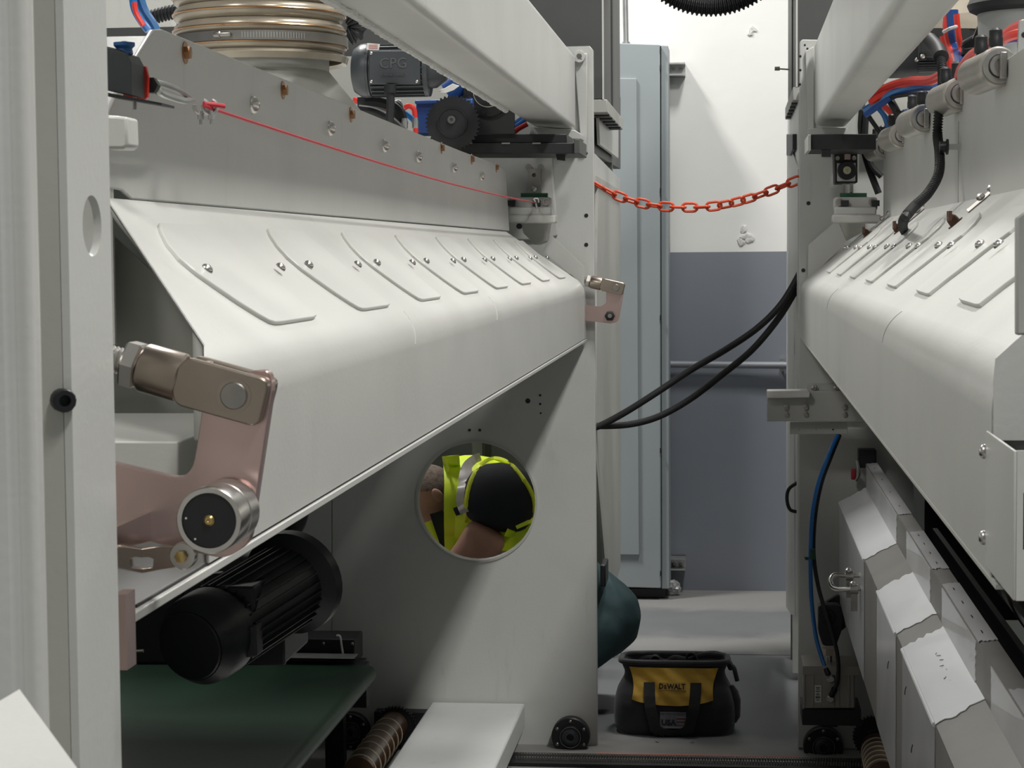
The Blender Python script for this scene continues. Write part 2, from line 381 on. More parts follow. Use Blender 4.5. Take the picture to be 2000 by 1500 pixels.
boxm = new(); boxw(boxm, (XR+.02, 8.3, 0), (2.6, 8.36, 2.05)); mk('back_panel', boxm, MATS['interior_panel'], br)
boxm = new(); boxw(boxm, (XR+.015, 7.9, 0.03), (XR+.3, 7.95, 2.05)); mk('back_post', boxm, PAINT2, br)
tb = new(); tube(tb, [PY(1558, 942, 6.95), PY(1541, 955, 6.95), PY(1537, 975, 6.95), PY(1543, 995, 6.95), PY(1558, 1000, 6.95)], .006, 8)
mk('hose_loop', tb, RUBBER, br)
# dark enclosures on top
for sgn in (-1, 1):
    if sgn < 0:
        t = thing('dark_enclosure', 'dark grey sheet metal enclosure above the left machine, beside the aisle', 'enclosure', (-1.2, 7.3, 2.1)); X0, X1 = -2.9, -.434; yb = 190
    else:
        t = thing('dark_enclosure', 'dark grey sheet metal enclosure above the right machine, beside the aisle', 'enclosure', (1.2, 7.3, 2.1)); X0, X1 = 2.9, .2155; yb = 172
    zz = PY(1430, yb, 7).z; bm = new()
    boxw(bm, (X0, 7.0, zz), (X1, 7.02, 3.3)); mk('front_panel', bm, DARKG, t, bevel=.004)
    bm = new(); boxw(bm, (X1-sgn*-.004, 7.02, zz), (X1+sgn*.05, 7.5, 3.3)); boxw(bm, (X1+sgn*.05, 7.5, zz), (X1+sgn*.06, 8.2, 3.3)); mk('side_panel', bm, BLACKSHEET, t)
    bm = new(); boxw(bm, (X1, 7.55, zz), (X1+sgn*.05, 8.05, 3.3)); mk('side_post', bm, DARKG, t, bevel=.004)
    bm = new(); boxw(bm, (X1-sgn*.002, 6.998, zz), (X1+sgn*.004, 7.002, 3.3)); mk('bright_edge', bm, EDGE, t)
    a0 = Vector((X1, 7.0, zz)); 
    bm = plate(new(), [Vector((X1-sgn*.012, 7.0, zz)), Vector((X1-sgn*.012, 8.0, zz-.0)), Vector((X1-sgn*.012, 8.0, zz-.045)), Vector((X1-sgn*.012, 7.0, zz-.045))], [], (sgn*.06, 0, 0)); mk('lower_ledge', bm, PAINT2, t, bevel=.003)
    for k in range(5):
        bm = new(); boxw(bm, (X1-sgn*.013, 7.1+k*.18, zz-.05), (X1+sgn*.04, 7.1+k*.18+.1, zz-.043)); mk('slot', bm, BLACKSHEET, t)
    bm = new(); boxw(bm, (X0, 7.0, 3.28), (X1, 7.45, 3.3)); mk('top_panel', bm, DARKG, t)
    bm = new(); boxw(bm, (X0, 7.43, zz), (X1+sgn*.07, 7.45, 3.3)); mk('rear_panel', bm, DARKG, t)
# ================================================================ HOODS
SL = .84; RB = .030
def hood_profile(sg, Xf, Xj):
    """front vertical plane Xf, bend, slope up to the joint Xj; returns [(X, zrel)] from the lower edge up"""
    zb_ = -.11; zl = -.285
    th = math.atan(SL); pts = [(Xf, zl), (Xf, zb_-RB-.004), (Xf, zb_-RB)]
    d1 = RB*1.0
    a = Vector((Xf, zb_-d1)); b = Vector((Xf, zb_)); c = Vector((Xf+sg*d1*math.cos(th), zb_+d1*math.sin(th)))
    for k in range(1, 7):
        t = k/6; q = a*(1-t)**2+b*2*t*(1-t)+c*t*t; pts.append((q.x, q.y))
    pts.append((pts[-1][0]+sg*.003, pts[-1][1]+.003*SL)); pts.append((Xj, zb_+abs(Xj-Xf)*SL)); return pts
def ruled(bm, prof, Yn, Yf, n=10):
    cols = []
    for i, (x, z) in enumerate(prof):
        cols.append([bm.verts.new(W(x, Yn[i]+(Yf[i]-Yn[i])*k/n, z)) for k in range(n+1)])
    for a, b in zip(cols, cols[1:]):
        for k in range(n): bm.faces.new((a[k], a[k+1], b[k+1], b[k]))
    return bm
def build_louvre(name, parent, sg, Xf, outline, Ylist, slope_n):
    first = None
    for k, dy in enumerate(Ylist):
        if first is None:
            bm = plate(new(), [p+slope_n*.0005 for p in outline], [], slope_n*.006)
            first = mk(name, bm, PAINTN, parent, bevel=.0015); base = WL[first].copy()
        else: again(first, parent, base+Vector((0, dy, 0)))
# ---------------- left hood
XLF, XLJ = -.484, -.69
lh = thing('suction_hood', 'long off-white sheet metal hood of the left machine, with curved raised louvre plates', 'machine hood', W(-.6, 4.3, -.285))
prof = hood_profile(-1, XLF, XLJ); n_ = len(prof)
def lerp(a, b, t): return a+(b-a)*t
Yn = [min(3.81*abs(x), 2.05+(abs(x)-.538)*1.105) for x, z in prof]
Yf = [6.78, 6.78, 6.78]+[6.76-.06*i/6 for i in range(1, 7)]+[6.69, 6.26]
o = mk('folded_panel', ruled(new(), prof, Yn, Yf), PAINTN, lh)
s_ = o.modifiers.new('t', 'SOLIDIFY'); s_.thickness = .003; s_.offset = 0; o.modifiers.new('wn', 'WEIGHTED_NORMAL').weight = 100
# seams welded across the bend
for Y in (3.1, 4.2):
    bm = new(); tube(bm, [W(x+.0015, Y+.006*i, z+.001) for i, (x, z) in enumerate(prof[2:9])], .0008, 6, 3); mk('weld_seam', bm, PAINT, lh)
# upper panel (vertical) with its folded near end
XU = XLJ
up = [(212, 222), (250, 140), (300, 58), (318, 57), (985, 329), (988, 336), (995, 451), (258, 389), (240, 372), (205, 366)]
bm = plate(new(), [PX(x, y, XU) for x, y in up], [], (-.006, 0, 0)); mk('upper_panel', bm, PAINT, lh, bevel=.002)
zt = .262
bm = new(); boxw(bm, W(XU-.004, 2.46, zt-.006), W(-2.5, 6.2, zt)); mk('top_cover', bm, PAINTN, lh)  # unseen cover, extended sideways to shade the interior below
bm = plate(new(), [W(XU-.002, 2.25, .16), W(XU-.002, 2.44, .262), W(-1.6, 2.44, .262), W(-1.6, 2.25, .16)], [], (0, 0, .004)); mk('corner_fold', bm, PAINTN, lh, bevel=.002)
bm = new(); boxw(bm, W(XU-.003, 2.25, -.1), W(-1.6, 2.256, .16)); mk('end_cover', bm, PAINTN, lh)
# near end plate in shadow, and the lip
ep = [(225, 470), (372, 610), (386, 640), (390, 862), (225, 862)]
mk('end_plate', fplate([(150, 395), (215, 455), (368, 597), (386, 625), (392, 866), (150, 866)], 2.3, .004), paint_mat('shaded_enamel', (.27, .275, .25), .55, .3), lh)  # plate colour darkened for the shade inside the hood end
bm = new()
lip = [PY(215, 394, 2.24), PY(386, 592, 2.14), PY(397, 620, 2.09), PY(400, 860, 1.885)]
back = [p+Vector((-.003, .03, -.003)) for p in lip]
inn = [PY(215, 412, 2.26), PY(370, 603, 2.16), PY(380, 628, 2.1), PY(384, 862, 1.9)]
va = [bm.verts.new(p) for p in lip]; vb = [bm.verts.new(p) for p in inn]
for i in range(3): bm.faces.new((va[i], va[i+1], vb[i+1], vb[i]))
mk('end_lip', bm, ZINC if False else PAINT2, lh, solid=.003)
# lower lip strip (folded edge)
bm = new(); boxw(bm, W(XLF+.004, 1.57, -.296), W(XLF-.03, 6.785, -.288)); mk('lower_lip', bm, PAINTN, lh, bevel=.001)
bm = new(); boxw(bm, W(XLF-.001, 1.62, -.2885), W(XLF-.02, 6.785, -.2855)); mk('lip_gasket', bm, RUBBER, lh)
bm = new(); boxw(bm, W(XLF-.002, 1.57, -.287), W(XLF-.008, 1.9, -.215)); mk('polished_end_strip', bm, mat('mirror_steel', (.8, .77, .74), .12, 1, .02), lh)
bm = new(); boxw(bm, W(-.534, 1.93, -.25), W(-.8, 2.28, -.18)); mk('inner_channel', bm, PAINTN, lh, bevel=.002)
bm = new(); boxw(bm, W(-.54, 1.95, -.262), W(-.8, 2.28, -.25)); mk('inner_channel_foot', bm, PAINT2, lh)
# hidden wall added to keep the machine interior dark
bm = new(); boxw(bm, W(-2.5, 2.2, -1.66), W(-2.52, 6.78, zt)); mk('shade_wall', bm, BLACKSHEET, lh)
# far gusset on the slope
bm = fplate([(1076, 458), (1141, 521), (1141, 558), (1060, 490)], 6.74, .006); mk('end_gusset', bm, PAINTN, lh)
# louvres
nL = Vector((SL, 0, 1)).normalized(); p0L = W(XLF, 0, -.11)
def hl(x, y): return hit(x, y, p0L, nL)
edge = [(305, 443), (308, 457), (321, 483), (345, 512), (378, 540), (416, 567), (460, 597), (500, 622), (522, 634), (533, 637), (545, 636.5), (608, 626.5), (613, 623)]
ol = [hl(*e) for e in edge]
yR = ol[-1].y
ol += [Vector((ol[0].x, yR, ol[0].z))]
PITCH = .551
build_louvre('louvre_plate', lh, -1, XLF, ol, [PITCH*k for k in range(8)], nL)
scr = None
for k in range(8):
    for c in ((397, 535), (540, 532)):
        p = hl(*c)+Vector((0, PITCH*k, 0))+nL*.006
        if p.y > 6.5: continue
        if scr is None: scr = mk('louvre_screw', screw_mesh(new(), p, nL, .0072, .006), STEEL, lh)
        else: again(scr, lh, p+nL*.003)
# bolts on the upper panel
bolt = None
for x, y in ((361, 103), (552, 176), (685, 224), (862, 289), (921, 311), (969, 327)):
    p = PX(x, y, XU)
    if bolt is None:
        bm = screw_mesh(new(), p, EX, .0142, .006, 'hexwasher'); bolt = mk('copper_bolt', bm, COPPER, lh, label='copper coloured washer bolt')
        off = WL[bolt]-p
    else: again(bolt, lh, p+off)
bolt = None
for x, y in ((492, 205), (643, 251), (749, 285), (815, 306), (885, 327), (939, 344)):
    p = PX(x, y, XU)
    if bolt is None:
        bolt = mk('panel_screw', screw_mesh(new(), p, EX, .0132, .011, 'dome'), STEEL, lh); off = WL[bolt]-p
    else: again(bolt, lh, p+off)
# bracket behind cord switch
mk('near_bracket', fplate([(200, 224), (248, 228), (250, 285), (240, 291), (200, 291)], 2.0, .04), PAINTN, lh, bevel=.003)

# ---------------- right hood
XRF, XRJ = .2244, .469
rh = thing('suction_hood', 'long off-white sheet metal hood of the right machine, mirrored louvre plates and rusty wing nuts', 'machine hood', W(.4, 4.3, -.285))
prof = hood_profile(1, XRF, XRJ)
Yn = [1.80]*len(prof); Yf = [6.78, 6.78, 6.78]+[6.77]*7+[6.62]
o = mk('folded_panel', ruled(new(), prof, Yn, Yf), PAINTN, rh); s_ = o.modifiers.new('t', 'SOLIDIFY'); s_.thickness = .003; s_.offset = 0; o.modifiers.new('wn', 'WEIGHTED_NORMAL').weight = 100
for Y in (3.1, 4.9):
    bm = new(); tube(bm, [W(x-.0015, Y-.012*i, z+.001) for i, (x, z) in enumerate(prof[2:9])], .0004, 6, 3); mk('weld_seam', bm, PAINT2, rh)
zj = -.11+(XRJ-XRF)*SL; ZRT = .325
bm = new(); boxw(bm, W(XRJ, 1.75, zj-.02), W(XRJ+.006, 6.5, ZRT)); mk('upper_panel', bm, PAINT, rh, bevel=.002)
bm = new(); boxw(bm, W(XRJ+.006, 1.75, ZRT-.006), W(2.4, 6.5, ZRT)); mk('top_cover', bm, PAINTN, rh)
bm = new(); boxw(bm, W(XRJ+.003, 6.494, zj-.1), W(1.2, 6.5, ZRT)); mk('far_end_cover', bm, PAINT2, rh)
bm = new(); boxw(bm, W(XRJ-.001, 4.36, zj), W(XRJ+.004, 4.364, ZRT-.06)); mk('panel_seam', bm, PAINT2, rh)
bm = new(); boxw(bm, W(XRF-.002, 1.76, -.289), W(XRF+.02, 6.78, -.285)); mk('lower_lip', bm, PAINT2, rh)
mk('end_plate', plate(new(), ([PY(1941, 860, 1.795), PY(1941, 745, 1.795), PY(1945, 700, 1.795), PY(1985, 664, 1.795), PY(2060, 600, 1.795), PY(2060, 860, 1.795)]), [], (0, .004, 0)), PAINT, rh)
mk('end_flange', fplate([(1985, 425), (1993, 418), (2060, 380), (2060, 652), (1985, 655)], 1.68, .012), PAINT2, rh, bevel=.002)
bm = plate(new(), [PY(1690, 436, 6.62), PY(1628, 436, 6.72), PY(1579, 478, 6.76), PY(1578, 540, 6.77), PY(1567, 560, 6.77), PY(1655, 470, 6.7)], [], (0, .006, 0)); mk('end_gusset', bm, PAINTN, rh)
nR = Vector((-SL, 0, 1)).normalized(); p0R = W(XRF, 0, -.11)
def hr(x, y): return hit(x, y, p0R, nR)
edge = [(1848, 429), (1847, 436), (1838, 447), (1815, 468), (1790, 487), (1760, 511), (1733, 532), (1717, 545), (1706, 554), (1703, 554.5), (1694, 551), (1694, 549)]
ol = [hr(*e) for e in edge]
ol += [Vector((ol[0].x, ol[-1].y+.03, ol[0].z))]
y0 = ol[8].y
cand = []
for x, y in ((1607, 531), (1623, 535), (1644, 539.5), (1670, 546), (1705, 554), (1752, 562), (1818, 575), (1915, 594)): cand.append(hit(x, y, p0R, nR).y)
print('right louvre Y', [round(c, 2) for c in cand])
PR = .587
bm = plate(new(), [p+nR*.0005 for p in ol], [], nR*.006); first = mk('louvre_plate', bm, PAINTN, rh, bevel=.0015); base = WL[first].copy()
RY = []
for k in range(-4, 5):
    dy = PR*k
    if y0+dy < 1.9 or y0+dy > 6.4: continue
    RY.append(y0+dy)
    if k: again(first, rh, base+Vector((0, dy, 0)))
scr = None
for k in range(-4, 5):
    for c in ((1751, 488), (1781, 487)):
        p = hr(*c)+Vector((0, PR*k, 0))+nR*.006
        if not 1.9 < p.y < 6.6: continue
        if scr is None: scr = mk('louvre_screw', screw_mesh(new(), p, nR, .008, .007), STEEL, rh)
        else: again(scr, rh, p+nR*.003)
RUST = mat('rusty_nut', (.16, .085, .06), .45, .6, .2, 40)
for x, y in ((1868, 438), (1757, 451), (1695, 459), (1671, 463)):
    p = hr(x, y); k = p.y/3.2
    bm = new(); lathe(bm, p, nR, [(0, .016), (.004, .016), (.004, .011), (.014, .010), (.02, .006)], 8)
    for s in (-1, 1): box(bm, p+nR*.02+Vector((0, s*.012, .0)), (.006, .014, .018))
    wn = mk('wing_nut', bm, RUST, rh)
    q = p+Vector((0, .0, 0))+(Vector((SL and 1, 0, SL)).normalized()*.075)
    bm = new(); a = p+Vector((1, 0, SL)).normalized()*.03; b_ = p+Vector((1, 0, SL)).normalized()*.12
    tube(bm, [a+nR*.004, b_+nR*.004], .006, 6, smooth=False)
    mk('slot_clamp', bm, STEELD, rh)
    bm = new()
    for u in (.065, .09): lathe(bm, p+Vector((1, 0, SL)).normalized()*u+nR*.008, nR, [(0, .009), (.006, .008), (.009, .003)], 12)
    mk('clamp_screw', bm, STEEL, rh)
# near corner box on the right hood
cb = thing('cover_box', 'small cream sheet metal box screwed to the near end of the right hood', 'metal box', W(.3, 1.68, -.274))
bm = new(); boxw(bm, W(.2182, 1.621, -.275), W(.2205, 1.80, -.157)); mk('side_plate', bm, PAINTN, cb, bevel=.001)
mk('front_plate', plate(new(), [W(.2205, 1.621, -.275), W(.42, 1.621, -.275), W(.42, 1.621, -.157), W(.2205, 1.621, -.157)], [[W(.2255, 1.621, -.235), W(.30, 1.621, -.235), W(.30, 1.621, -.19), W(.2255, 1.621, -.19)]], (0, .0025, 0)), PAINTN, cb)
bm = new(); boxw(bm, W(.2207, 1.63, -.272), W(.42, 1.79, -.172)); mk('inner_block', bm, BLACKSHEET, cb)
for x, y in ((1924, 882), (1923, 1050)):
    mk('box_screw', screw_mesh(new(), PX(x, y, .2182), -EX, .0065, .005), STEEL, cb)

# ================================================================ TUBE BEAMS
def beam(label, corners, Y0, Y1, rad, bead=None, name='box_beam'):
    t = thing(name, label, 'beam', W(sum(c[0] for c in corners)/4, (Y0+Y1)/2, min(c[1] for c in corners)))
    sec = rpoly([W(x, Y0, z) for x, z in corners], rad)
    mk('tube_section', plate(new(), sec, [], (0, Y1-Y0, 0)), PAINT, t, smooth=50)
    return t
lb = beam('heavy off-white rectangular steel tube crossing above the left hood, weld bead along its lower edge', [(-.650, .411), (-.511, .400), (-.511, .647), (-.650, .647)], 1.3, 6.74, .018)
# lumpy weld bead / sealant
bm = new(); rnd = random.Random(5); P = []
for i in range(260):
    y = 1.5+i*.017; P.append(W(-.645+rnd.uniform(-.0015, .0015), y, .411+rnd.uniform(-.002, .001)))
tube(bm, P, lambda t: .0085+.0012*math.sin(t*520)+.0006*math.sin(t*1310), 8, 3)
bead = mk('weld_bead', bm, PAINT, lb)
mk('end_pad', fplate([(1037, 248), (1122, 254), (1136, 262), (1136, 272), (1033, 268)], YF-.12, .1), PAINT, lb, bevel=.002)
rb_ = beam('heavy off-white rectangular steel tube crossing above the right hood', [(.266, .402), (.371, .396), (.371, .674), (.266, .674)], 1.3, 6.74, .022)
mk('end_pad', fplate([(1577, 252), (1588, 250), (1655, 250), (1657, 264), (1577, 264)], YF-.12, .1), PAINT, rb_, bevel=.002)
# low beam at the floor of the left machine
t = thing('floor_beam', 'pale grey rectangular floor beam running towards the camera below the round hole', 'beam', W(-.85, 4.5, -1.66))
bm = new(); boxw(bm, W(-1.015, 2.0, -1.60), W(-.697, 6.79, -1.518)); mk('beam_body', bm, paint_mat('pale_enamel', (.62, .63, .62), .35, .5), t, bevel=.006)
for y in (2.6, 4.4, 6.2):
    bm = new(); boxw(bm, W(-.93, y, -1.66), W(-.76, y+.2, -1.6)); mk('foot', bm, PAINT2, t)

# ================================================================ NEAR LEFT POST
XP = -.471
np_ = thing('machine_post', 'large off-white steel post at the left edge, with a round hole and black bolt', 'machine post', (-.55, 1.4, 0))
hc = PX(180, 441, XP)
bm = plate(new(), [Vector((XP, 1.423, 0)), Vector((XP, 1.524, 0)), Vector((XP, 1.524, 2.4)), Vector((XP, 1.423, 2.4))], [circ(hc, .0225, 40, EY, EZ)], (-.006, 0, 0)); mk('side_flange', bm, PAINT, np_)
bm = new(); boxw(bm, (XP-.0065, 1.423, 0), (-.9, 1.429, 2.4)); mk('web_plate', bm, PAINT2, np_)
bm = new(); boxw(bm, (-.425, 1.178, 0), (-.9, 1.21, 2.4)); mk('front_plate', bm, PAINT, np_, bevel=.006)
XQ = PY(86, 700, 1.21).x
bm = new(); boxw(bm, (XQ, 1.183, 0), (-.9, 1.215, 2.4)); mk('corner_plate', bm, PAINTN, np_, bevel=.012, seg=4)
bp = PY(120, 781, 1.423)
bm = screw_mesh(new(), bp, Vector((.6, -1, 0)), .0085, .012, 'socket'); mk('socket_bolt', bm, BLACK, np_)
mk('sloped_foot_cover', plate(new(), [PY(-120, 1440, 1.1), PY(38, 1346, 1.1), PY(152, 1502, 1.0), PY(250, 1700, .95), PY(-200, 1700, .95)], [], (0, .01, -.01)), PAINTN, np_)
bm = new(); boxw(bm, W(XP-.002, 1.55, -.325), W(XP-.012, 1.575, -.265)); mk('edge_cleat', bm, PINKST, np_)
bm = new(); boxw(bm, (-.9, 1.423, 0), (-2.6, 1.429, 2.4)); mk('light_block_sheet', bm, PAINT2, np_)  # out-of-view sheet added to keep light from under the left hood
bm = new(); boxw(bm, W(.45, 1.64, -1.66), W(2.4, 1.65, .3)); mk('near_light_block', bm, PAINT2, rh)  # unseen counterpart added to block light on the right machine
# ================================================================ LEFT MACHINE FITTINGS
def clevis(t, P, u, Yc):
    """fork head pinned at P (front face centre), rod running along u"""
    u = Vector(u).normalized(); v = u.cross(EY).normalized()
    if v.z < 0: v = -v
    dep = .040; c = Vector(P)+EY*dep/2
    def q(a, b, y=0): return Vector(P)+u*a+v*b+EY*y
    hw = .0205
    out = rpoly([q(-.026, -hw), q(-.026, hw), q(.046, hw), q(.052, hw*.55), q(.052, -hw*.55), q(.046, -hw)], [.009, .009, .006, .012, .012, .006])
    bm = plate(new(), out, [], (0, .012, 0)); plate(bm, [p+EY*.028 for p in out], [], (0, .012, 0))
    out2 = [q(.03, -hw, .012), q(.03, hw, .012), q(.052, hw*.7, .012), q(.052, -hw*.7, .012)]
    plate(bm, out2, [], (0, .016, 0))
    mk('fork', bm, CLEVIS, t, bevel=.0015)
    a = c+u*.05
    mk('shank', lathe(new(), a, u, [(0, .0195), (.002, .021), (.034, .021), (.037, .019), (.037, .012)], 28), CLEVIS, t)
    mk('lock_nut', lathe(new(), c+u*.088, u, [(0, .019), (.002, .0215), (.012, .0215), (.014, .019)], 6), STEEL, t, smooth=20)
    bm = new(); L = .11; pr = []
    for k in range(30): pr += [(k*L/30, .0115), ((k+.5)*L/30, .0102)]
    mk('threaded_rod', lathe(bm, c+u*.10, u, pr, 16), STEEL, t)
    pin = mk('pin', lathe(new(), Vector(P)+EY*.001, -EY, [(-.04, .0115), (0, .0115), (.0025, .0115), (.0035, .0105), (.0035, 0)], 28), STEELD, t)
    mk('pin_ring', lathe(new(), Vector(P)+EY*.0005, -EY, [(0, .0145), (.0012, .0145), (.0012, .0118)], 28), CLEVIS, t)
lv = thing('tension_lever', 'near polished L-shaped lever with burnished fork head, steel rod and big black-capped roller', 'lever', PY(400, 1080, 1.7))
clevis(lv, PY(457, 773, 1.655), (-.965, .02, .262), 1.655)
Lp = [(400, 760), (500, 722), (524, 724), (531, 745), (531, 765), (487, 1062), (440, 1092), (385, 1080), (150, 1024), (150, 888), (372, 940), (388, 850)]
mk('lever_plate', plate(new(), rpoly([PY(x, y, 1.668) for x, y in Lp], [.004, .006, .004, .002, .001, .01, .01, .004, 0, 0, .022, .02], 6), [], (0, .014, 0)), PINKST, lv, bevel=.001)
rc = PY(408, 1017, 1.60)
mk('roller_ring', lathe(new(), rc, EY, [(0, .0225), (0, .0262), (.0015, .0272), (.03, .0272), (.031, .0262), (.033, .0262), (.034, .0272), (.062, .0272), (.064, .025)], 40, close=False), STEEL, lv, recalc=True)
mk('roller_cap', lathe(new(), rc+EY*.0015, EY, [(0, 0), (0, .0222), (.01, .0222)], 36), BLACK, lv)
mk('grease_nipple', lathe(new(), rc+EY*.003, -EY, [(0, .0045), (.003, .0045), (.0045, .003), (.0045, .0015), (.002, 0)], 14), BRASS, lv)
for dx, dy in ((-48, -4), (-30, 38)):
    mk('cap_dot', lathe(new(), rc+Vector((dx*1.6/F, .002, -dy*1.6/F)), -EY, [(0, .0011), (.001, .0008)], 8), WHITE, lv)
sl = thing('slotted_link', 'small burnished link with an open slot, its eye bolted just below the black-capped roller', 'link', PY(310, 1130, 1.72))
ol = [(236, 1078), (318, 1066), (368, 1068), (377, 1084), (366, 1105), (318, 1112), (240, 1127), (237, 1116), (298, 1108), (300, 1092), (290, 1088), (238, 1094)]
mk('link_plate', plate(new(), rpoly([PY(x, y, 1.64) for x, y in ol], .001), [], (0, .006, 0)), CLEVIS, sl, bevel=.0006)
mk('link_washer', lathe(new(), PY(357, 1086, 1.64), -EY, [(-.006, .0115), (0, .0115), (.0016, .0105), (.0016, .007)], 24), STEEL, sl)
mk('link_bolt', screw_mesh(new(), PY(354, 1087, 1.637), -EY, .0052, .004, 'hex'), BRASS, sl)
lv = thing('tension_lever', 'far pink L-shaped lever on the left frame edge with fork head and black hex nut', 'lever', PY(1190, 632, 6.8))
clevis(lv, PY(1203, 562, 6.73), (-.965, .02, .23), 6.7)
Lp = [(1184, 556), (1210, 550), (1218, 556), (1219, 566), (1209, 622), (1204, 630), (1192, 632), (1128, 624), (1128, 594), (1172, 599), (1184, 592)]
mk('lever_plate', plate(new(), rpoly([PY(x, y, 6.75) for x, y in Lp], .006), [], (0, .012, 0)), PINKST, lv)
mk('hex_nut', screw_mesh(new(), PY(1191, 617, 6.745), -EY, .017, .012, 'hex'), BLACK, lv)
mk('nut_stud', cyl(new(), PY(1191, 617, 6.735), PY(1191, 617, 6.727), .007, 12), STEELD, lv)

# pull cord switch, turnbuckle, cord
YS = 2.17
sw = thing('cord_switch', 'black safety pull-cord switch with blue reset button and red face, at the left post', 'switch', PY(250, 205, YS))
mk('housing', plate(new(), rpoly([PY(x, y, YS) for x, y in ((190, 93), (246, 103), (256, 122), (257, 186), (190, 172))], .001), [], (0, .05, 0)), mat('switch_black', (.05, .058, .062), .5), sw, bevel=.002)
mk('housing_lid', plate(new(), [PY(x, y, YS+.003) for x, y in ((190, 86), (236, 97), (250, 105), (250, 116), (190, 102))], [], (0, .03, 0)), BLACK, sw, bevel=.002)
mk('red_face', plate(new(), [PY(x, y, YS+.051) for x, y in ((240, 128), (285, 129), (290, 150), (289, 189), (283, 195), (240, 190))], [], (0, .006, 0)), REDT, sw, bevel=.001)
bc = PY(243, 106, YS+.015)
mk('reset_button', lathe(new(), bc, EZ, [(0, .0095), (.006, .0085), (.009, .0115), (.0125, .0115), (.0125, .004), (.014, .003), (.014, 0)], 20), mat('button_blue', (.03, .12, .33), .45), sw)
ax = (PY(440, 216, 2.6)-PY(292, 166, YS+.058)).normalized(); e0 = PY(292, 166, YS+.058)
mk('gland_nut', lathe(new(), e0, ax, [(0, .0095), (.012, .0095), (.013, .008)], 6), BLACK, sw, smooth=20)
mk('green_ring', lathe(new(), e0+ax*.0125, ax, [(0, .0085), (.002, .0085)], 18), mat('green_mark', (.1, .4, .1), .5), sw)
bm = plate(new(), [PY(205, 180, YS-.01), PY(316, 201, YS-.01), PY(316, 206, YS-.01), PY(205, 187, YS-.01)], [], (0, .05, 0)); mk('mounting_plate', bm, BLACK, sw)
mk('plate_bolt', cyl(new(), PY(263, 190, YS), PY(263, 214, YS), .0022, 8), STEELD, sw)
tbk = thing('turnbuckle', 'small galvanised turnbuckle with wire rope clip joining the black switch to the red cord', 'turnbuckle', PY(350, 240, 2.3))
def along(t): return e0+ax*t
s0 = along(.008)
mk('eye_bolt', tube(new(), [along(.006), along(.02), along(.032)], .0042, 8, smooth=False), ZINC, tbk)
bm = new(); n_1 = ax.cross(EY).normalized()
tube(bm, circ(along(.028), .0065, 14, ax, n_1)+[circ(along(.028), .0065, 14, ax, n_1)[0]], .0034, 8, 2); mk('swivel_eye', bm, STEELD, tbk)
L2 = (PY(395, 202, 2.42)-along(.03)).length
bm = new()
for s in (-1, 1): tube(bm, [along(.034), along(.045)+n_1*s*.0065, along(L2*.85)+n_1*s*.0065, along(L2+.035)], .0038, 8, 4)
mk('turnbuckle_body', bm, ZINC, tbk)
cp = PY(403, 212, 2.44)
bm = new()
for k, (dx, dy) in enumerate(((-.006, 0), (.004, .002))):
    tube(bm, circ(cp+Vector((dx, dy, .002)), .0085, 12, Vector((.3, 0, 1)).normalized(), Vector((.9, .4, -.3)).normalized())[:10], .0025, 8, 3)
mk('clip_loop', bm, ZINC, tbk)
for dx in (-.007, .006):
    bm = new(); cyl(bm, cp+Vector((dx, 0, -.003)), cp+Vector((dx, 0, -.019)), .0022, 8); lathe(bm, cp+Vector((dx, 0, -.008)), (0, 0, -1), [(0, .0042), (.005, .0042)], 6); mk('clip_nut', bm, ZINC, tbk)
cord_end = PY(1046, 396, 6.42)
pc = [PY(398, 206, 2.42), PY(440, 221, 2.5)]
a_, b_ = PY(440, 221, 2.5), cord_end
for k in range(1, 9): pc.append(a_.lerp(b_, k/8)+Vector((0, 0, -.012*math.sin(math.pi*k/8))))
tag(mk('pull_cord', tube(new(), pc, .0022, 8, 6), REDC), 'thin red pull cord stretched along the left hood to the far clamp', 'cord')
tag(mk('cord_tail', tube(new(), [PY(398, 203, 2.43), PY(420, 205, 2.44), PY(438, 208, 2.45)], .003, 8), REDC), 'short cut tail of red cord sticking out beside the wire clip', 'cord')

# far slide units and clamps
def slide_unit(label, x0, x1, xr, Y, mirror):
    t = thing('clamp_unit', label, 'clamp', PY((x0+x1)/2, 437, Y))
    mk('clamp_plate', plate(new(), rpoly([PY(x, y, Y+.03) for x, y in ((x0, 385), (x1-4, 385), (x1-4, 412), (x0, 412))], .012), [], (0, .02, 0)), PAINTN, t, bevel=.001)
    mk('upper_block', fplate([(x0+2, 404), (x1-6, 404), (x1-6, 421), (x0+2, 421)], Y, .05), PAINTN, t, bevel=.006)
    mk('lower_block', fplate([(x0-2, 419), (x1+3, 419), (x1+3, 436), (x0-2, 436)], Y-.02, .07), PAINTN, t, bevel=.006)
    for xx in (x0+12, x1-14):
        mk('socket_screw', lathe(new(), PY(xx, 394, Y+.03), -EY, [(0, .0125), (.012, .0125), (.012, .008), (.003, .0075), (.003, 0)], 18), STEELD, t)
    for xx in (x0+22 if mirror else x0+6, x1-34 if not mirror else x1-8): mk('key_block', box(new(), PY(xx, 397, Y+.02), (.024, .02, .018)), BLACK, t)
    mk('green_pad', fplate([(xr-26, 377), (xr+26, 377), (xr+26, 385), (xr-26, 385)], Y+.045, .03), mat('green_pad', (.02, .13, .06), .5), t)
    return t
s = slide_unit('off-white clamp block with green pad where the red cord ends, below the metal slide', 993, 1082, 1043, 6.45, False)
mk('hook', tube(new(), [PY(1048, 405, 6.43), PY(1046, 396, 6.42), PY(1043, 389, 6.42), PY(1050, 388, 6.42), PY(1052, 396, 6.42)], .004, 8), ZINC, s)
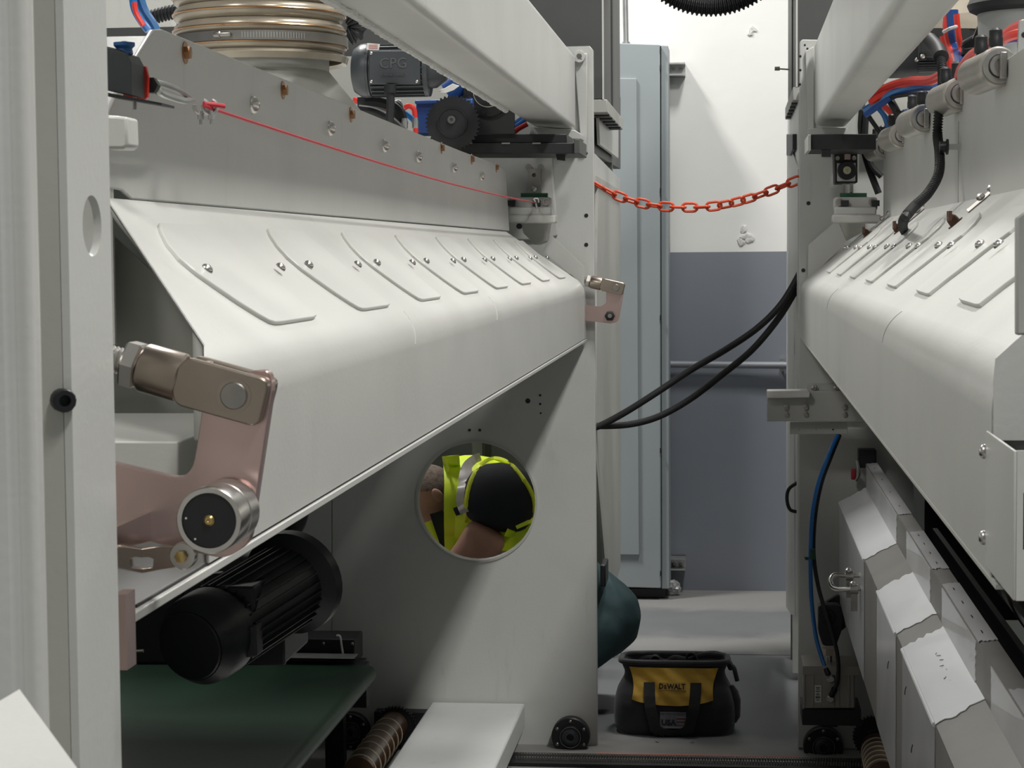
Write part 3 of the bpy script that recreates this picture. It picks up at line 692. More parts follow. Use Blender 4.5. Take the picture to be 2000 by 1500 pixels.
mk('foot_block', fplate([(1018, 434), (1072, 434), (1066, 470), (1045, 478), (1022, 455)], 6.6, .1), PAINT2, s)
mk('stop_screw', lathe(new(), PY(1015, 442, 6.5), -EY, [(0, .009), (.02, .009)], 12), BLACK, s)
s2 = thing('slide_rail', 'narrow steel slide rail with two round ears on the left end cover', 'rail', PY(1043, 380, 6.7))
mk('rail_body', fplate([(1031, 329), (1056, 329), (1057, 382), (1031, 382)], 6.76, .02, [(1043, 342, 4)]), STEELD, s2)
for xx in (1032, 1056): mk('ear', cyl(new(), PY(xx, 326, 6.765), PY(xx, 326, 6.785), wpx(6, 6.76), 18), STEELD, s2)
mk('thumb_screw', screw_mesh(new(), PY(1043, 369, 6.755), -EY, .01, .02), ZINC, s2)
s = slide_unit('off-white clamp block below the black dial actuator on the right frame', 1628, 1718, 1667, 6.45, True)
mk('foot_block', fplate([(1640, 434), (1690, 434), (1690, 450), (1655, 470)], 6.6, .08), PAINT2, s)

# black cross channels under the beams
sb = thing('support_channel', 'black steel channel under the far end of the left beam', 'channel', PY(1020, 300, 6.4))
mk('upper_channel', fplate([(880, 262), (1107, 262), (1107, 279), (880, 279)], 6.3, .25), BLACKSHEET, sb, bevel=.002)
mk('lower_channel', fplate([(860, 279), (1132, 279), (1132, 300), (860, 300)], 6.25, .3), BLACKSHEET, sb, bevel=.002)
mk('end_cap', fplate([(1121, 272), (1132, 272), (1132, 300), (1121, 300)], 6.24, .3), DARKG, sb, bevel=.002)
mk('hanging_clip', fplate([(1085, 300), (1104, 302), (1104, 314), (1088, 312)], 6.3, .03), BLACK, sb)
for x in (915, 988, 1048): mk('tab', box(new(), PY(x, 280, 6.245), (.025, .004, .004)), STEELD, sb)
sb = thing('support_channel', 'black steel channel under the far end of the right beam', 'channel', PY(1650, 292, 6.4))
mk('channel_body', fplate([(1584, 262), (1711, 262), (1711, 292), (1584, 292)], 6.3, .3), BLACKSHEET, sb, bevel=.002)
mk('end_cap', fplate([(1578, 263), (1584, 263), (1584, 294), (1578, 294)], 6.28, .3), PAINT, sb, bevel=.002)
mk('hanging_clip', fplate([(1605, 293), (1623, 293), (1623, 306), (1605, 306)], 6.3, .03), BLACK, sb)

# motor builder (axis along X, terminal box facing the camera)
def motor(t, xl, xr, yt, yb, Y, bell='left', material=MOTORG, boxpx=None, finy=None, vent=None):
    c = PY((xl+xr)/2, (yt+yb)/2, Y); R = wpx((yb-yt)/2, Y); L = wpx(xr-xl, Y); a = c-EX*L/2
    prof = [(0, 0), (0, R*.55), (L*.02, R*.8), (L*.09, R*.97), (L*.14, R), (L*.17, R)] 
    mk('end_bell', lathe(new(), a, EX, prof, 36), material, t, bevel=0)
    mk('housing', lathe(new(), a+EX*L*.165, EX, [(0, R*.99), (L*.03, R*.99), (L*.035, R*.9), (L*.6, R*.9), (L*.605, R*.99), (L*.65, R*.99), (L*.65, R*.7), (L*.72, R*.68), (L*.83, R*.4)], 36), material, t)
    for k in range(26):
        an = math.pi*2*k/26
        if .6 < an < 2.2 and False: continue
        d = Vector((0, math.cos(an), math.sin(an)))
        bm = new(); m3 = Matrix.Rotation(an, 3, 'X'); box(bm, a+EX*L*.5+d*R*.93, (L*.57, R*.13, R*.045), m3); mk('cooling_fin', bm, material, t)
    if boxpx:
        bx0, bx1, by0, by1 = boxpx; Yb = Y-R*1.12
        bm = plate(new(), rpoly([PY(x, y, Yb) for x, y in ((bx0, by0), (bx1, by0), (bx1, by1), (bx0, by1))], R*.06), [], (0, R*.5, 0)); tbx = mk('terminal_box', bm, material, t, bevel=R*.04)
        for x in (bx0+5, bx1-6):
            for y in (by0+5, by1-5): mk('box_screw', screw_mesh(new(), PY(x, y, Yb-.0005), -EY, R*.06), STEEL, tbx)
        return tbx, Yb
dm = thing('drive_motor', 'dark grey finned electric motor with square terminal box above the left hood', 'motor', PY(778, 192, 5.9))
tbx, Yb = motor(dm, 688, 875, 84, 190, 5.95, boxpx=(720, 820, 99, 164))
EMB = mat('embossed_grey', (.085, .09, .095), .5)
for body, x, y, sz in (('CPG', 768, 124, .042), ('CHENG PANG', 768, 147, .011)):
    text_mesh('lettering', body, sz, PY(x, y, Yb-.001), EX, EZ, EMB, tbx, .001)
st = mk('warning_sticker', fplate([(717, 84), (742, 86), (740, 98), (716, 97)], Yb+.015, .001), WHITE, dm)
for k in range(3): mk('sticker_line', box(new(), PY(729, 88+k*3, Yb+.0145), (.026, .0005, .0018)), mat('sticker_red', (.5, .1, .08), .6), st)
mk('cable_gland', cyl(new(), PY(762, 165, 5.85), PY(762, 182, 5.85), .018, 14), BLACK, dm)
mk('motor_cable', tube(new(), [PY(762, 180, 5.85), PY(763, 200, 5.85), PY(762, 225, 5.85), PY(760, 250, 5.85)], .012, 10), RUBBER, dm)
for y in (90, 96): pass
gb = thing('gearbox', 'blue cast gearbox behind the black sprocket above the left hood', 'gearbox', PY(840, 260, 6.1))
mk('gear_case', fplate([(812, 200), (818, 196), (925, 190), (925, 262), (812, 262)], 6.25, .12), BLUE, gb, bevel=.008)
mk('gear_neck', cyl(new(), PY(875, 183, 6.3), PY(905, 160, 6.3), .04, 24), BLUE, gb)
mk('case_rim', fplate([(810, 196), (860, 195), (860, 202), (810, 203)], 6.23, .12), BLUE, gb, bevel=.003)
def sprocket(bm, c, n, r, th, teeth, depth):
    a, b, d = frame_of(n); pts = []
    for i in range(teeth*4):
        an = 2*math.pi*i/(teeth*4); rr = r if i % 4 in (0, 1) else r-depth
        pts.append(Vector(c)+(a*math.cos(an)+b*math.sin(an))*rr)
    return plate(bm, pts, [], d*th)
sp = thing('sprocket', 'large black toothed sprocket in front of the blue gearbox', 'sprocket', PY(880, 285, 6.1))
mk('toothed_rim', sprocket(new(), PY(884, 240, 6.15), EY, wpx(54, 6.15), .012, 40, .006), BLACK, sp)
mk('hub_ring', lathe(new(), PY(884, 240, 6.148), -EY, [(0, .045), (.006, .045), (.006, .042), (.003, .041)], 32), BLACK, sp)
mk('hub_bolt', lathe(new(), PY(882, 234, 6.14), -EY, [(0, .012), (.006, .012), (.006, .005), (.002, .004)], 16), DARKG, sp)
bp_ = thing('bearing_plate', 'dark steel plate with a round flange bearing behind the sprocket', 'bearing plate', PY(955, 262, 6.3))
mk('plate', fplate([(899, 175), (1005, 175), (1005, 262), (899, 262)], 6.28, .012), mat('dark_plate', (.035, .036, .038), .45), bp_, bevel=.001)
mk('bearing_flange', lathe(new(), PY(953, 180, 6.27), -EY, [(0, .075), (.008, .075), (.012, .06), (.012, .03)], 36), BLACK, bp_)
mk('inner_ring', lathe(new(), PY(953, 180, 6.256), -EY, [(0, .046), (.001, .046), (.001, .0435), (0, .0435)], 36, close=False), STEEL, bp_)
for k in range(6):
    an = k*math.pi/3+.3; mk('flange_bolt', screw_mesh(new(), PY(953, 180, 6.258)+Vector((math.cos(an)*.063, 0, math.sin(an)*.063)), -EY, .006, .006, 'socket'), BLACK, bp_)
tag(mk('torn_tape', plate(new(), [PY(x, y, 6.0) for x, y in ((857, 177), (870, 172), (884, 164), (897, 168), (886, 176), (872, 181), (858, 181))], [], (0, .001, .001)), WHITE), 'torn strip of white tape hanging by the motor flange', 'tape')
# light backdrop panels seen between the parts
tag(mk('back_cover', fplate([(560, 110), (1035, 110), (1035, 300), (560, 300)], 6.9, .02), PAINT2), 'pale sheet metal cover behind the drive motor and gearbox', 'cover')
def wires(specs, t):
    for nm, pts, r, mt in specs: mk(nm, tube(new(), [PY(*p) for p in pts], r, 8), mt, t)
hb = thing('hose_bundle', 'red, blue and black air lines tangled below the dark grey motor', 'hose bundle', PY(760, 260, 6.1))
wires([('red_hose', [(690, 195, 6.1), (720, 203, 6.1), (750, 215, 6.1), (775, 240, 6.1)], .009, REDT), ('red_hose', [(788, 212, 6.15), (798, 207, 6.15), (808, 213, 6.15), (811, 235, 6.15), (812, 260, 6.15)], .008, REDT),
       ('blue_hose', [(768, 215, 6.1), (785, 218, 6.1), (805, 232, 6.1), (812, 245, 6.1)], .008, BLUET), ('black_hose', [(700, 200, 6.05), (740, 200, 6.05), (775, 215, 6.05), (785, 245, 6.05)], .02, RUBBER),
       ('black_hose', [(700, 215, 6.0), (730, 220, 6.0), (760, 235, 6.0), (790, 262, 6.0)], .016, RUBBER), ('grey_wire', [(770, 200, 6.05), (780, 198, 6.05), (787, 212, 6.05), (790, 235, 6.05)], .004, ZINC)], hb)
for x, y in ((790, 236), (811, 235)): mk('fitting', lathe(new(), PY(x, y-5, 6.03), -EZ, [(0, .008), (.012, .01), (.03, .01)], 10), ZINC, hb)
hb = thing('hose_bundle', 'blue and red air lines showing between the left beam and the black plate', 'hose bundle', PY(1018, 260, 6.5))
wires([('red_hose', [(1000, 262, 6.5), (1012, 252, 6.5), (1030, 242, 6.5)], .008, REDT), ('blue_hose', [(1000, 252, 6.55), (1012, 244, 6.55), (1028, 232, 6.55)], .008, BLUET), ('blue_hose', [(1000, 245, 6.6), (1010, 238, 6.6), (1024, 228, 6.6)], .008, BLUET)], hb)

# ducting hose on its cone
YD = 3.95; ctr = PY(508, 90, YD); ctr.z = 0
def zat(y): return PY(508, y, YD-.16).z
dh = thing('duct_hose', 'large ribbed translucent brown ducting hose clamped on a grey cone, above the left hood', 'duct hose', (ctr.x, ctr.y, zat(190)))
Rh = wpx(166, YD)
bm = new(); prof = []; z0 = zat(95); rib = .031; k = 0
pp = []
z = 0
while z < .42:
    s = z/rib; pp.append((z, Rh-.009+.012*abs(math.sin(math.pi*s))**.6)); z += rib/8
lathe(bm, (ctr.x, ctr.y, z0), EZ, pp, 64, close=False); mk('hose_wall', bm, HOSE, dh, smooth=60)
for k in range(1, 13):
    zz = z0+k*rib-rib*.5
    bm = new(); tube(bm, circ((ctr.x, ctr.y, zz), Rh+.0035, 48, EX, EY)+[circ((ctr.x, ctr.y, zz), Rh+.0035, 48, EX, EY)[0]], .0022, 6, 1, smooth=False); mk('helix_wire', bm, HOSEW, dh)
zc_ = zat(66)
hc_ = mk('hose_clamp', lathe(new(), (ctr.x, ctr.y, zc_), EZ, [(-.011, Rh+.006), (-.011, Rh+.0075), (.007, Rh+.0075), (.007, Rh+.006)], 64, close=False), STEELD, dh)
for k in range(46):
    an = math.radians(-88+k*.9); p = Vector((ctr.x+math.cos(an)*(Rh+.008), ctr.y+math.sin(an)*(Rh+.008), zc_-.002))
    box(bm if False else (bm := new()), p, (.0015, .0016, .011), Matrix.Rotation(an+math.pi/2, 3, 'Z')); mk('clamp_tooth', bm, BLACK if k % 1 else ZINC, hc_) if k % 2 == 0 else bm.free()
an = math.radians(-100); p = Vector((ctr.x+math.cos(an)*(Rh+.011), ctr.y+math.sin(an)*(Rh+.011), zc_-.001)); tg = Vector((-math.sin(an), math.cos(an), 0))
mk('clamp_screw', lathe(new(), p-tg*.018, tg, [(0, .005), (.004, .007), (.012, .007), (.014, .0055), (.03, .0055), (.034, .004)], 14), STEELD, hc_)
mk('hose_rim', lathe(new(), (ctr.x, ctr.y, z0-.004), EZ, [(-.006, Rh-.004), (-.012, Rh+.004), (0, Rh+.008), (.006, Rh)], 64, close=False), HOSE, dh)
mk('cone_base', lathe(new(), (ctr.x, ctr.y, H+.262), EZ, [(0, Rh+.05), (.0, Rh+.045), (zat(95)-H-.262-.03, Rh-.03), (zat(95)-H-.262+.03, Rh-.03)], 40), PAINT2, dh)
# background pieces at the upper left corner
bx = new(); boxw(bx, PY(120, -60, 5.2), PY(345, 52, 5.25)); tag(mk('pale_panel', bx, PAINTN), 'pale panel behind the ribbed duct, top left corner', 'panel')
hb = thing('hose_bundle', 'blue and red tubes beside the ribbed duct, top left corner', 'hose bundle', PY(270, 50, 4.6))
wires([('blue_hose', [(258, -20, 4.6), (262, 15, 4.6), (275, 40, 4.6), (290, 60, 4.6)], .009, BLUET), ('red_hose', [(262, 5, 4.57), (266, 25, 4.57), (280, 50, 4.57)], .006, REDT), ('blue_hose', [(272, -10, 4.62), (282, 20, 4.62), (298, 45, 4.62), (306, 60, 4.62)], .01, mat('blue_dull', (.03, .13, .32), .4)), ('dark_sleeve', [(266, -20, 4.66), (272, 5, 4.66), (278, 22, 4.66)], .014, RUBBER)], hb)
bm = new(); tube(bm, [PY(280, 40, 4.7), PY(310, 30, 4.7), PY(345, 22, 4.7), PY(380, 20, 4.7)], .014, 12, 8, rib=.004, pitch=.008)
tag(mk('corrugated_conduit', bm, RUBBER), 'black corrugated conduit going behind the ribbed duct, top left', 'conduit')
bm = new(); tube(bm, [PY(655, 12, 5.6), PY(690, 35, 5.6), PY(697, 60, 5.6), PY(680, 72, 5.6)], .02, 14, 8, rib=.006, pitch=.012)
tag(mk('corrugated_conduit', bm, RUBBER), 'black corrugated conduit just right of the ribbed duct', 'conduit')

# ---------------------------------------------------------------- inside the left machine, below the hood
cv = thing('belt_conveyor', 'dark green belt conveyor in the shadow under the left hood', 'conveyor', W(-1.8, 4.2, -1.5))
zb2 = PY(704, 1305, 6.3).z
bm = new(); pr = []
for k in range(9):
    an = math.pi/2-math.pi*k/8; pr.append((-1.155+.03*math.cos(an), zb2-.03+.03*math.sin(an)))
pr = [(-2.45, zb2)]+pr+[(-2.45, zb2-.06)]
plate(bm, [Vector((x, 1.7, z)) for x, z in pr], [], (0, 4.65, 0)); mk('belt', bm, BELT, cv, smooth=50)
bm = new(); boxw(bm, (-2.4, 6.36, zb2-.14), (-1.16, 6.42, zb2-.002)); mk('side_rail', bm, BLACKSHEET, cv)
bm = new(); boxw(bm, PY(545, 1285, 6.34), PY(700, 1277, 6.42)); mk('edge_guide', bm, ZINC, cv)
bm = new(); boxw(bm, PY(545, 1247, 6.45), PY(709, 1281, 6.6)); mk('junction_channel', bm, BLACK, cv, bevel=.004)
for x in (580, 632, 688): mk('channel_screw', screw_mesh(new(), PY(x, 1257, 6.448), -EY, .005), STEELD, cv)
mk('cable_tie', tube(new(), [PY(657, 1241, 6.43), PY(664, 1243, 6.43), PY(667, 1260, 6.43), PY(670, 1279, 6.43)], .0035, 6), WHITE, cv)
mk('end_bracket', fplate([(690, 1290), (712, 1290), (712, 1330), (706, 1336), (708, 1365), (690, 1360)], 6.45, .05), BLACK, cv, bevel=.003)
for y in (2.4, 4.4, 6.38):
    bm = new(); boxw(bm, (-1.3, y, 0), (-1.24, y+.05, zb2-.06)); mk('leg', bm, BLACKSHEET, cv); bm = new(); boxw(bm, (-2.3, y, 0), (-2.24, y+.05, zb2-.06)); mk('leg', bm, BLACKSHEET, cv)
bm_ = thing('blower_motor', 'big black electric motor above the green belt, in shadow under the left hood', 'motor', PY(400, 1350, 4.2))
Ym = 4.2; ca = PY(372, 1262, Ym); axm = Vector((.30, 1, .16)).normalized(); Rm = wpx(92, Ym)
mk('motor_body', lathe(new(), ca, axm, [(0, Rm*.3), (0, Rm*.8), (.03, Rm), (.06, Rm*1.03), (.10, Rm*1.03), (.11, Rm*.95), (.42, Rm*.95), (.44, Rm*1.25), (.47, Rm*1.25)], 40), MOTORB, bm_)
a1, b1, d1 = frame_of(axm)
for k in range(30):
    an = 2*math.pi*k/30; dd = a1*math.cos(an)+b1*math.sin(an)
    m3 = Matrix((axm, dd, axm.cross(dd))).transposed(); bm = new(); box(bm, ca+axm*.26+dd*Rm*.98, (.30, Rm*.12, Rm*.03), m3); mk('cooling_fin', bm, MOTORB, bm_)
mk('fan_cover', lathe(new(), ca-axm*.002, -axm, [(0, Rm*.78), (.004, Rm*.75), (.008, Rm*.4), (.008, 0)], 32), BLACK, bm_)
mk('terminal_box', box(new(), PY(470, 1190, 4.35), (.09, .12, .12)), MOTORB, bm_, bevel=.006)
mk('side_box', fplate([(463, 1225), (500, 1222), (502, 1283), (466, 1286)], 4.25, .06), mat('box_grey_dark', (.03, .033, .035), .5), bm_, bevel=.004)
mk('lead', tube(new(), [PY(432, 1130, 4.5), PY(465, 1135, 4.5), PY(490, 1175, 4.45), PY(494, 1222, 4.35)], .009, 8), RUBBER, bm_)
mk('gland_box', fplate([(398, 1122), (430, 1120), (430, 1150), (398, 1152)], 4.55, .04), MOTORB, bm_, bevel=.004)
mk('yellow_tag', plate(new(), [PY(458, 1141, 4.44), PY(480, 1150, 4.44), PY(478, 1156, 4.44), PY(457, 1147, 4.44)], [], (0, .001, 0)), mat('yellow_tag', (.62, .55, .03), .5), bm_)
mk('shaft_glint_rod', cyl(new(), PY(252, 1273, 4.2), PY(280, 1271, 4.2), .004, 8), STEEL, bm_)
bh = thing('blower_housing', 'black square blower housing with flange behind the black motor', 'blower', PY(480, 1290, 5))
mk('housing_box', fplate([(100, 1010), (545, 1078), (556, 1300), (100, 1300)], 5.0, .3), MOTORB, bh, bevel=.01)
mk('front_flange', fplate([(430, 1084), (532, 1084), (556, 1240), (556, 1300), (430, 1300)], 4.94, .02), BLACK, bh, bevel=.004)
mk('scroll', lathe(new(), PY(450, 1190, 4.8), EY, [(0, .12), (.02, .13), (.12, .135), (.14, .13)], 40), MOTORB, bh)
for x, y in ((520, 1102), (545, 1230)): mk('flange_bolt', screw_mesh(new(), PY(x, y, 4.94), -EY, .008), STEELD, bh)
tag(mk('black_duct', tube(new(), [PY(590, 960, 5.2), PY(585, 1010, 5.2), PY(562, 1060, 5.2), PY(545, 1110, 5.2), PY(552, 1170, 5.2), PY(555, 1240, 5.2)], .022, 12), RUBBER), 'thick black hose hanging in front of the left frame under the hood', 'hose')
def flange_bearing(label, x, y, r, Y):
    t = thing('flange_bearing', label, 'bearing', PY(x, y+r, Y)); c = PY(x, y, Y); R = wpx(r, Y)
    mk('flange', lathe(new(), c, -EY, [(-.02, R), (.012, R), (.016, R*.95), (.016, R*.6), (.026, R*.56), (.026, R*.5), (.02, R*.48)], 40), BLACK, t)
    mk('hub', lathe(new(), c-EY*.01, -EY, [(0, R*.48), (.01, R*.46), (.013, R*.3), (.022, R*.28), (.022, R*.2), (.008, R*.16), (.008, 0)], 30), MOTORG, t)
    mk('shaft_ring', lathe(new(), c-EY*.0225, -EY, [(0, R*.56), (.004, R*.555), (.004, R*.53), (0, R*.52)], 36, close=False), STEELD, t)
    for k in range(6):
        an = math.pi/2+k*math.pi/3; mk('flange_screw', screw_mesh(new(), c-EY*.014+Vector((math.cos(an)*R*.8, 0, math.sin(an)*R*.8)), -EY, R*.1, R*.08), STEELD, t)
    return t
flange_bearing('black round flange bearing at the foot of the left frame, beside the tool bag', 1115, 1437, 38, 6.76)
flange_bearing('black round flange bearing at the foot of the right frame, under the air cylinder', 1608, 1457, 39, 6.76)
flange_bearing('black flange bearing in deep shadow below the end of the green belt', 686, 1428, 38, 6.7)
ROLL = mat('brown_roller', (.12, .06, .03), .3, 0, .15, 12, coat=.4)
BAND = mat('cream_band', (.62, .52, .38), .6)
def roller(label, c, far, r, n, teeth_c, teeth_r, Yt, lab2):
    d = (far-c).normalized(); L = (far-c).length
    t = thing('wrapped_roller', label, 'roller', c-EZ*r)
    mk('roller_body', cyl(new(), c, far, r, 28), ROLL, t)
    for k in range(n):
        q = c+d*(L*(.06+.9*k/n)); a, b, _ = frame_of((d+Vector((.25, 0, .1))).normalized())
        mk('string_band', tube(new(), circ(q, r*1.03, 24, a, b)+[circ(q, r*1.03, 24, a, b)[0]], r*.06, 6, 1, smooth=False), BAND, t)
    s = thing('chain_sprocket', lab2, 'sprocket', teeth_c-EZ*teeth_r)
    mk('toothed_wheel', sprocket(new(), teeth_c, EY, teeth_r, .02, 36, .006), BLACK, s)
    mk('wheel_hub', lathe(new(), teeth_c, -EY, [(0, teeth_r*.8), (.004, teeth_r*.8), (.006, teeth_r*.4), (.012, teeth_r*.35)], 30), RUBBER, s)
roller('brown roller wound with cream string, beside the floor beam on the left', PY(700, 1512, 5.9), PY(768, 1418, 6.66), wpx(30, 6.5), 7, PY(772, 1420, 6.68), wpx(42, 6.68), 0, 'black toothed sprocket at the far end of the left brown roller')
bm = new(); boxw(bm, (-1.2, 6.72, .0), (-1.0, 6.78, .12)); tag(mk('base_block', bm, BLACKSHEET), 'black block on the floor under the left frame, behind the roller', 'block')
# track on the floor and orange line
tr = thing('floor_track', 'black toothed floor track crossing the aisle at the bottom edge', 'track', (.0, 6.57, 0))
bm = new(); boxw(bm, (-.72, 6.50, .001), (.62, 6.64, .012)); mk('track_bed', bm, RUBBER, tr)
bm = new()
for k in range(150):
    for r_ in range(2): box(bm, (-.70+k*.0088+r_*.004, 6.54+r_*.045, .017), (.0045, .012, .011))
o = mk('track_teeth', bm, STEELD, tr); o['kind'] = 'stuff'
bm = new(); boxw(bm, (-.45, 6.668, .0005), (.22, 6.70, .0015)); tag(mk('orange_line', bm, mat('orange_line', (.52, .20, .14), .6)), 'faded orange line on the floor in front of the tool bag', 'floor line')
# ================================================================ RIGHT MACHINE FITTINGS
# actuator with dial
act = thing('dial_actuator', 'small black-framed actuator with round black dial and yellow centre on the right frame', 'actuator', PY(1654, 376, 6.6))
mk('frame_block', fplate([(1629, 296), (1675, 296), (1675, 357), (1631, 359)], 6.62, .12), BLACK, act, bevel=.003)
mk('silver_face', fplate([(1635, 318), (1671, 318), (1671, 354), (1635, 354)], 6.61, .02), ZINC, act, bevel=.002)
dc_ = PY(1654, 333, 6.60)
mk('dial', lathe(new(), dc_, -EY, [(-.01, .03), (.016, .03), (.02, .027), (.02, .014), (.016, .013), (.016, 0)], 32), BLACK, act)
mk('dial_centre', lathe(new(), dc_-EY*.0165, -EY, [(0, .0125), (.002, .0125), (.002, 0)], 24), mat('dial_cream', (.68, .66, .52), .4), act)
mk('dial_mark', plate(new(), [dc_+Vector((-.006, -.0192, .005)), dc_+Vector((.006, -.0192, .005)), dc_+Vector((0, -.0192, -.007))], [], (0, .0006, 0)), mat('dial_yellow', (.6, .52, .12), .5), act)
for x in (1636, 1668): mk('frame_screw', screw_mesh(new(), PY(x, 309, 6.619), -EY, .007, .006, 'socket'), STEELD, act)
mk('clamp_nub', box(new(), PY(1655, 306, 6.61), (.018, .03, .022)), mat('nub_pink', (.55, .42, .40), .4, .5), act, bevel=.002)
for x in (1648, 1663): mk('guide_rod', cyl(new(), PY(x, 355, 6.64), PY(x, 378, 6.64), .006, 10), STEELD, act)
mk('rod_screw', screw_mesh(new(), PY(1663, 379, 6.5), -EY, .007), STEEL, act)

# row of round air cylinders on the upper panel
CYL = mat('cylinder_alloy', (.46, .44, .40), .38, .6, .04, 12)
cyls = [((1951, 130), 3.62, 'nearest and largest silver air cylinder on the right upper panel'), ((1874, 184), 4.3, 'second nearest silver air cylinder on the right upper panel'),
        ((1804, 232), 5.0, 'middle silver air cylinder in the row on the right upper panel'), ((1761, 264), 5.75, 'second farthest silver air cylinder on the right upper panel'), ((1727, 288), 6.42, 'farthest and smallest silver air cylinder on the right upper panel')]
acx = Vector((.16, -1, .03)).normalized()
for k, ((x, y), Y, lab) in enumerate(cyls):
    c = PY(x, y, Y); R = .0335
    if c.x > XRJ-R*.6: pass
    t = thing('air_cylinder', lab, 'cylinder', c-EZ*R, 'air cylinders on the right upper panel')
    mk('barrel', lathe(new(), c-acx*.15, acx, [(0, R*.6), (0, R*.97), (.004, R), (.13, R), (.135, R*1.04), (.148, R*1.04), (.152, R*.95), (.152, R*.8)], 36), CYL, t)
    mk('front_ring', lathe(new(), c, acx, [(0, R*.9), (.006, R*.88), (.006, R*.62), (.001, R*.6)], 36), STEEL, t)
    mk('inner_ring', lathe(new(), c+acx*.001, acx, [(0, R*.58), (.012, R*.55), (.012, R*.36), (.002, R*.34), (.002, 0)], 30), STEEL, t)
    a, b, _ = frame_of(acx)
    mk('rod_flat', box(new(), c+acx*.012+EX*.003, (.012, .03, .045)), STEELD, t, bevel=.002)
    if k < 3:
        br_ = new(); pts = [c+Vector((.030, -.03, .075)), c+Vector((.048, -.03, .078)), c+Vector((.044, -.03, -.03)), c+Vector((.024, -.03, -.03))]
        plate(br_, rpoly(pts, .004), [], (0, .012, 0)); bo = mk('mounting_bar', br_, ZINC, t, bevel=.001)
        mk('bar_hole', lathe(new(), c+Vector((.038, -.0305, .05)), -EY, [(0, .005), (.0005, .005)], 12), BLACK, bo)
    fc = c-acx*.02+EZ*R*.85
    f = mk('elbow_fitting', lathe(new(), fc, EZ, [(0, .009), (.008, .009), (.008, .0125), (.022, .0125), (.024, .0115), (.036, .0115), (.04, .007)], 14), BLACK, t)
    mk('brass_thread', lathe(new(), fc, EZ, [(-.002, .0085), (.008, .0085)], 12), BRASS, f)
    f2 = c-acx*.11+EZ*R*.85
    f = mk('elbow_fitting', lathe(new(), f2, EZ, [(0, .009), (.008, .009), (.008, .0125), (.022, .0125), (.024, .0115), (.036, .0115), (.04, .007)], 14), BLACK, t)
    # foot that carries the cylinder on the panel
    mk('foot_bracket', boxw(new(), (c.x, c.y+.03, c.z-.012), (max(XRJ+.002, c.x+.04), c.y+.12, c.z+.012)), PAINT2, t)
# hoses on the right
hr_ = thing('hose_bundle', 'red and blue air hoses looping along the row of silver cylinders', 'hose bundle', PY(1850, 160, 4.5))
BL2 = mat('blue_hose_dark', (.02, .07, .26), .3)
wires([('red_hose', [(2030, 40, 3.8), (1985, 52, 3.9), (1940, 85, 4.0), (1900, 105, 4.1), (1877, 135, 4.2), (1872, 150, 4.25)], .009, REDT),
       ('red_hose', [(2030, 60, 3.75), (1975, 70, 3.8), (1935, 95, 3.9), (1905, 118, 4.0)], .009, REDT),
       ('blue_hose', [(2030, 75, 3.85), (1975, 78, 3.95), (1935, 95, 4.1), (1890, 115, 4.3), (1868, 145, 4.4), (1862, 165, 4.4)], .008, BL2),
       ('blue_hose', [(1868, 150, 4.5), (1850, 170, 4.7), (1828, 195, 4.9), (1815, 205, 4.95)], .011, BL2),
       ('blue_hose', [(1845, 175, 4.9), (1830, 190, 4.95), (1812, 208, 5.0)], .009, BLUET),
       ('red_hose', [(1835, 195, 5.1), (1828, 205, 5.1), (1822, 220, 5.1)], .009, REDT),
       ('red_hose', [(1851, 25, 4.9), (1850, 60, 4.9), (1858, 95, 4.9), (1870, 125, 4.8), (1872, 150, 4.7)], .010, REDT),
       ('blue_hose', [(1858, 20, 4.9), (1860, 60, 4.9), (1868, 95, 4.9), (1876, 125, 4.8), (1872, 160, 4.7)], .016, BL2),
       ('red_hose', [(1868, 28, 4.85), (1872, 70, 4.85), (1878, 100, 4.85), (1880, 130, 4.8)], .007, REDT),
       ('red_hose', [(1842, 70, 4.95), (1852, 110, 4.95), (1852, 145, 4.95), (1848, 165, 4.95)], .009, REDT)], hr_)
mk('cable_tie', tube(new(), [PY(1843, 62, 4.75), PY(1855, 56, 4.72), PY(1868, 52, 4.75)], .004, 6), WHITE, hr_)
mk('cable_tie', tube(new(), [PY(1916, 88, 3.95), PY(1926, 92, 3.93), PY(1930, 104, 3.95)], .004, 6), WHITE, hr_)
hl_ = thing('hose_bundle', 'red, blue and black air hoses fanning out below the right motor', 'hose bundle', PY(1780, 190, 5.6))
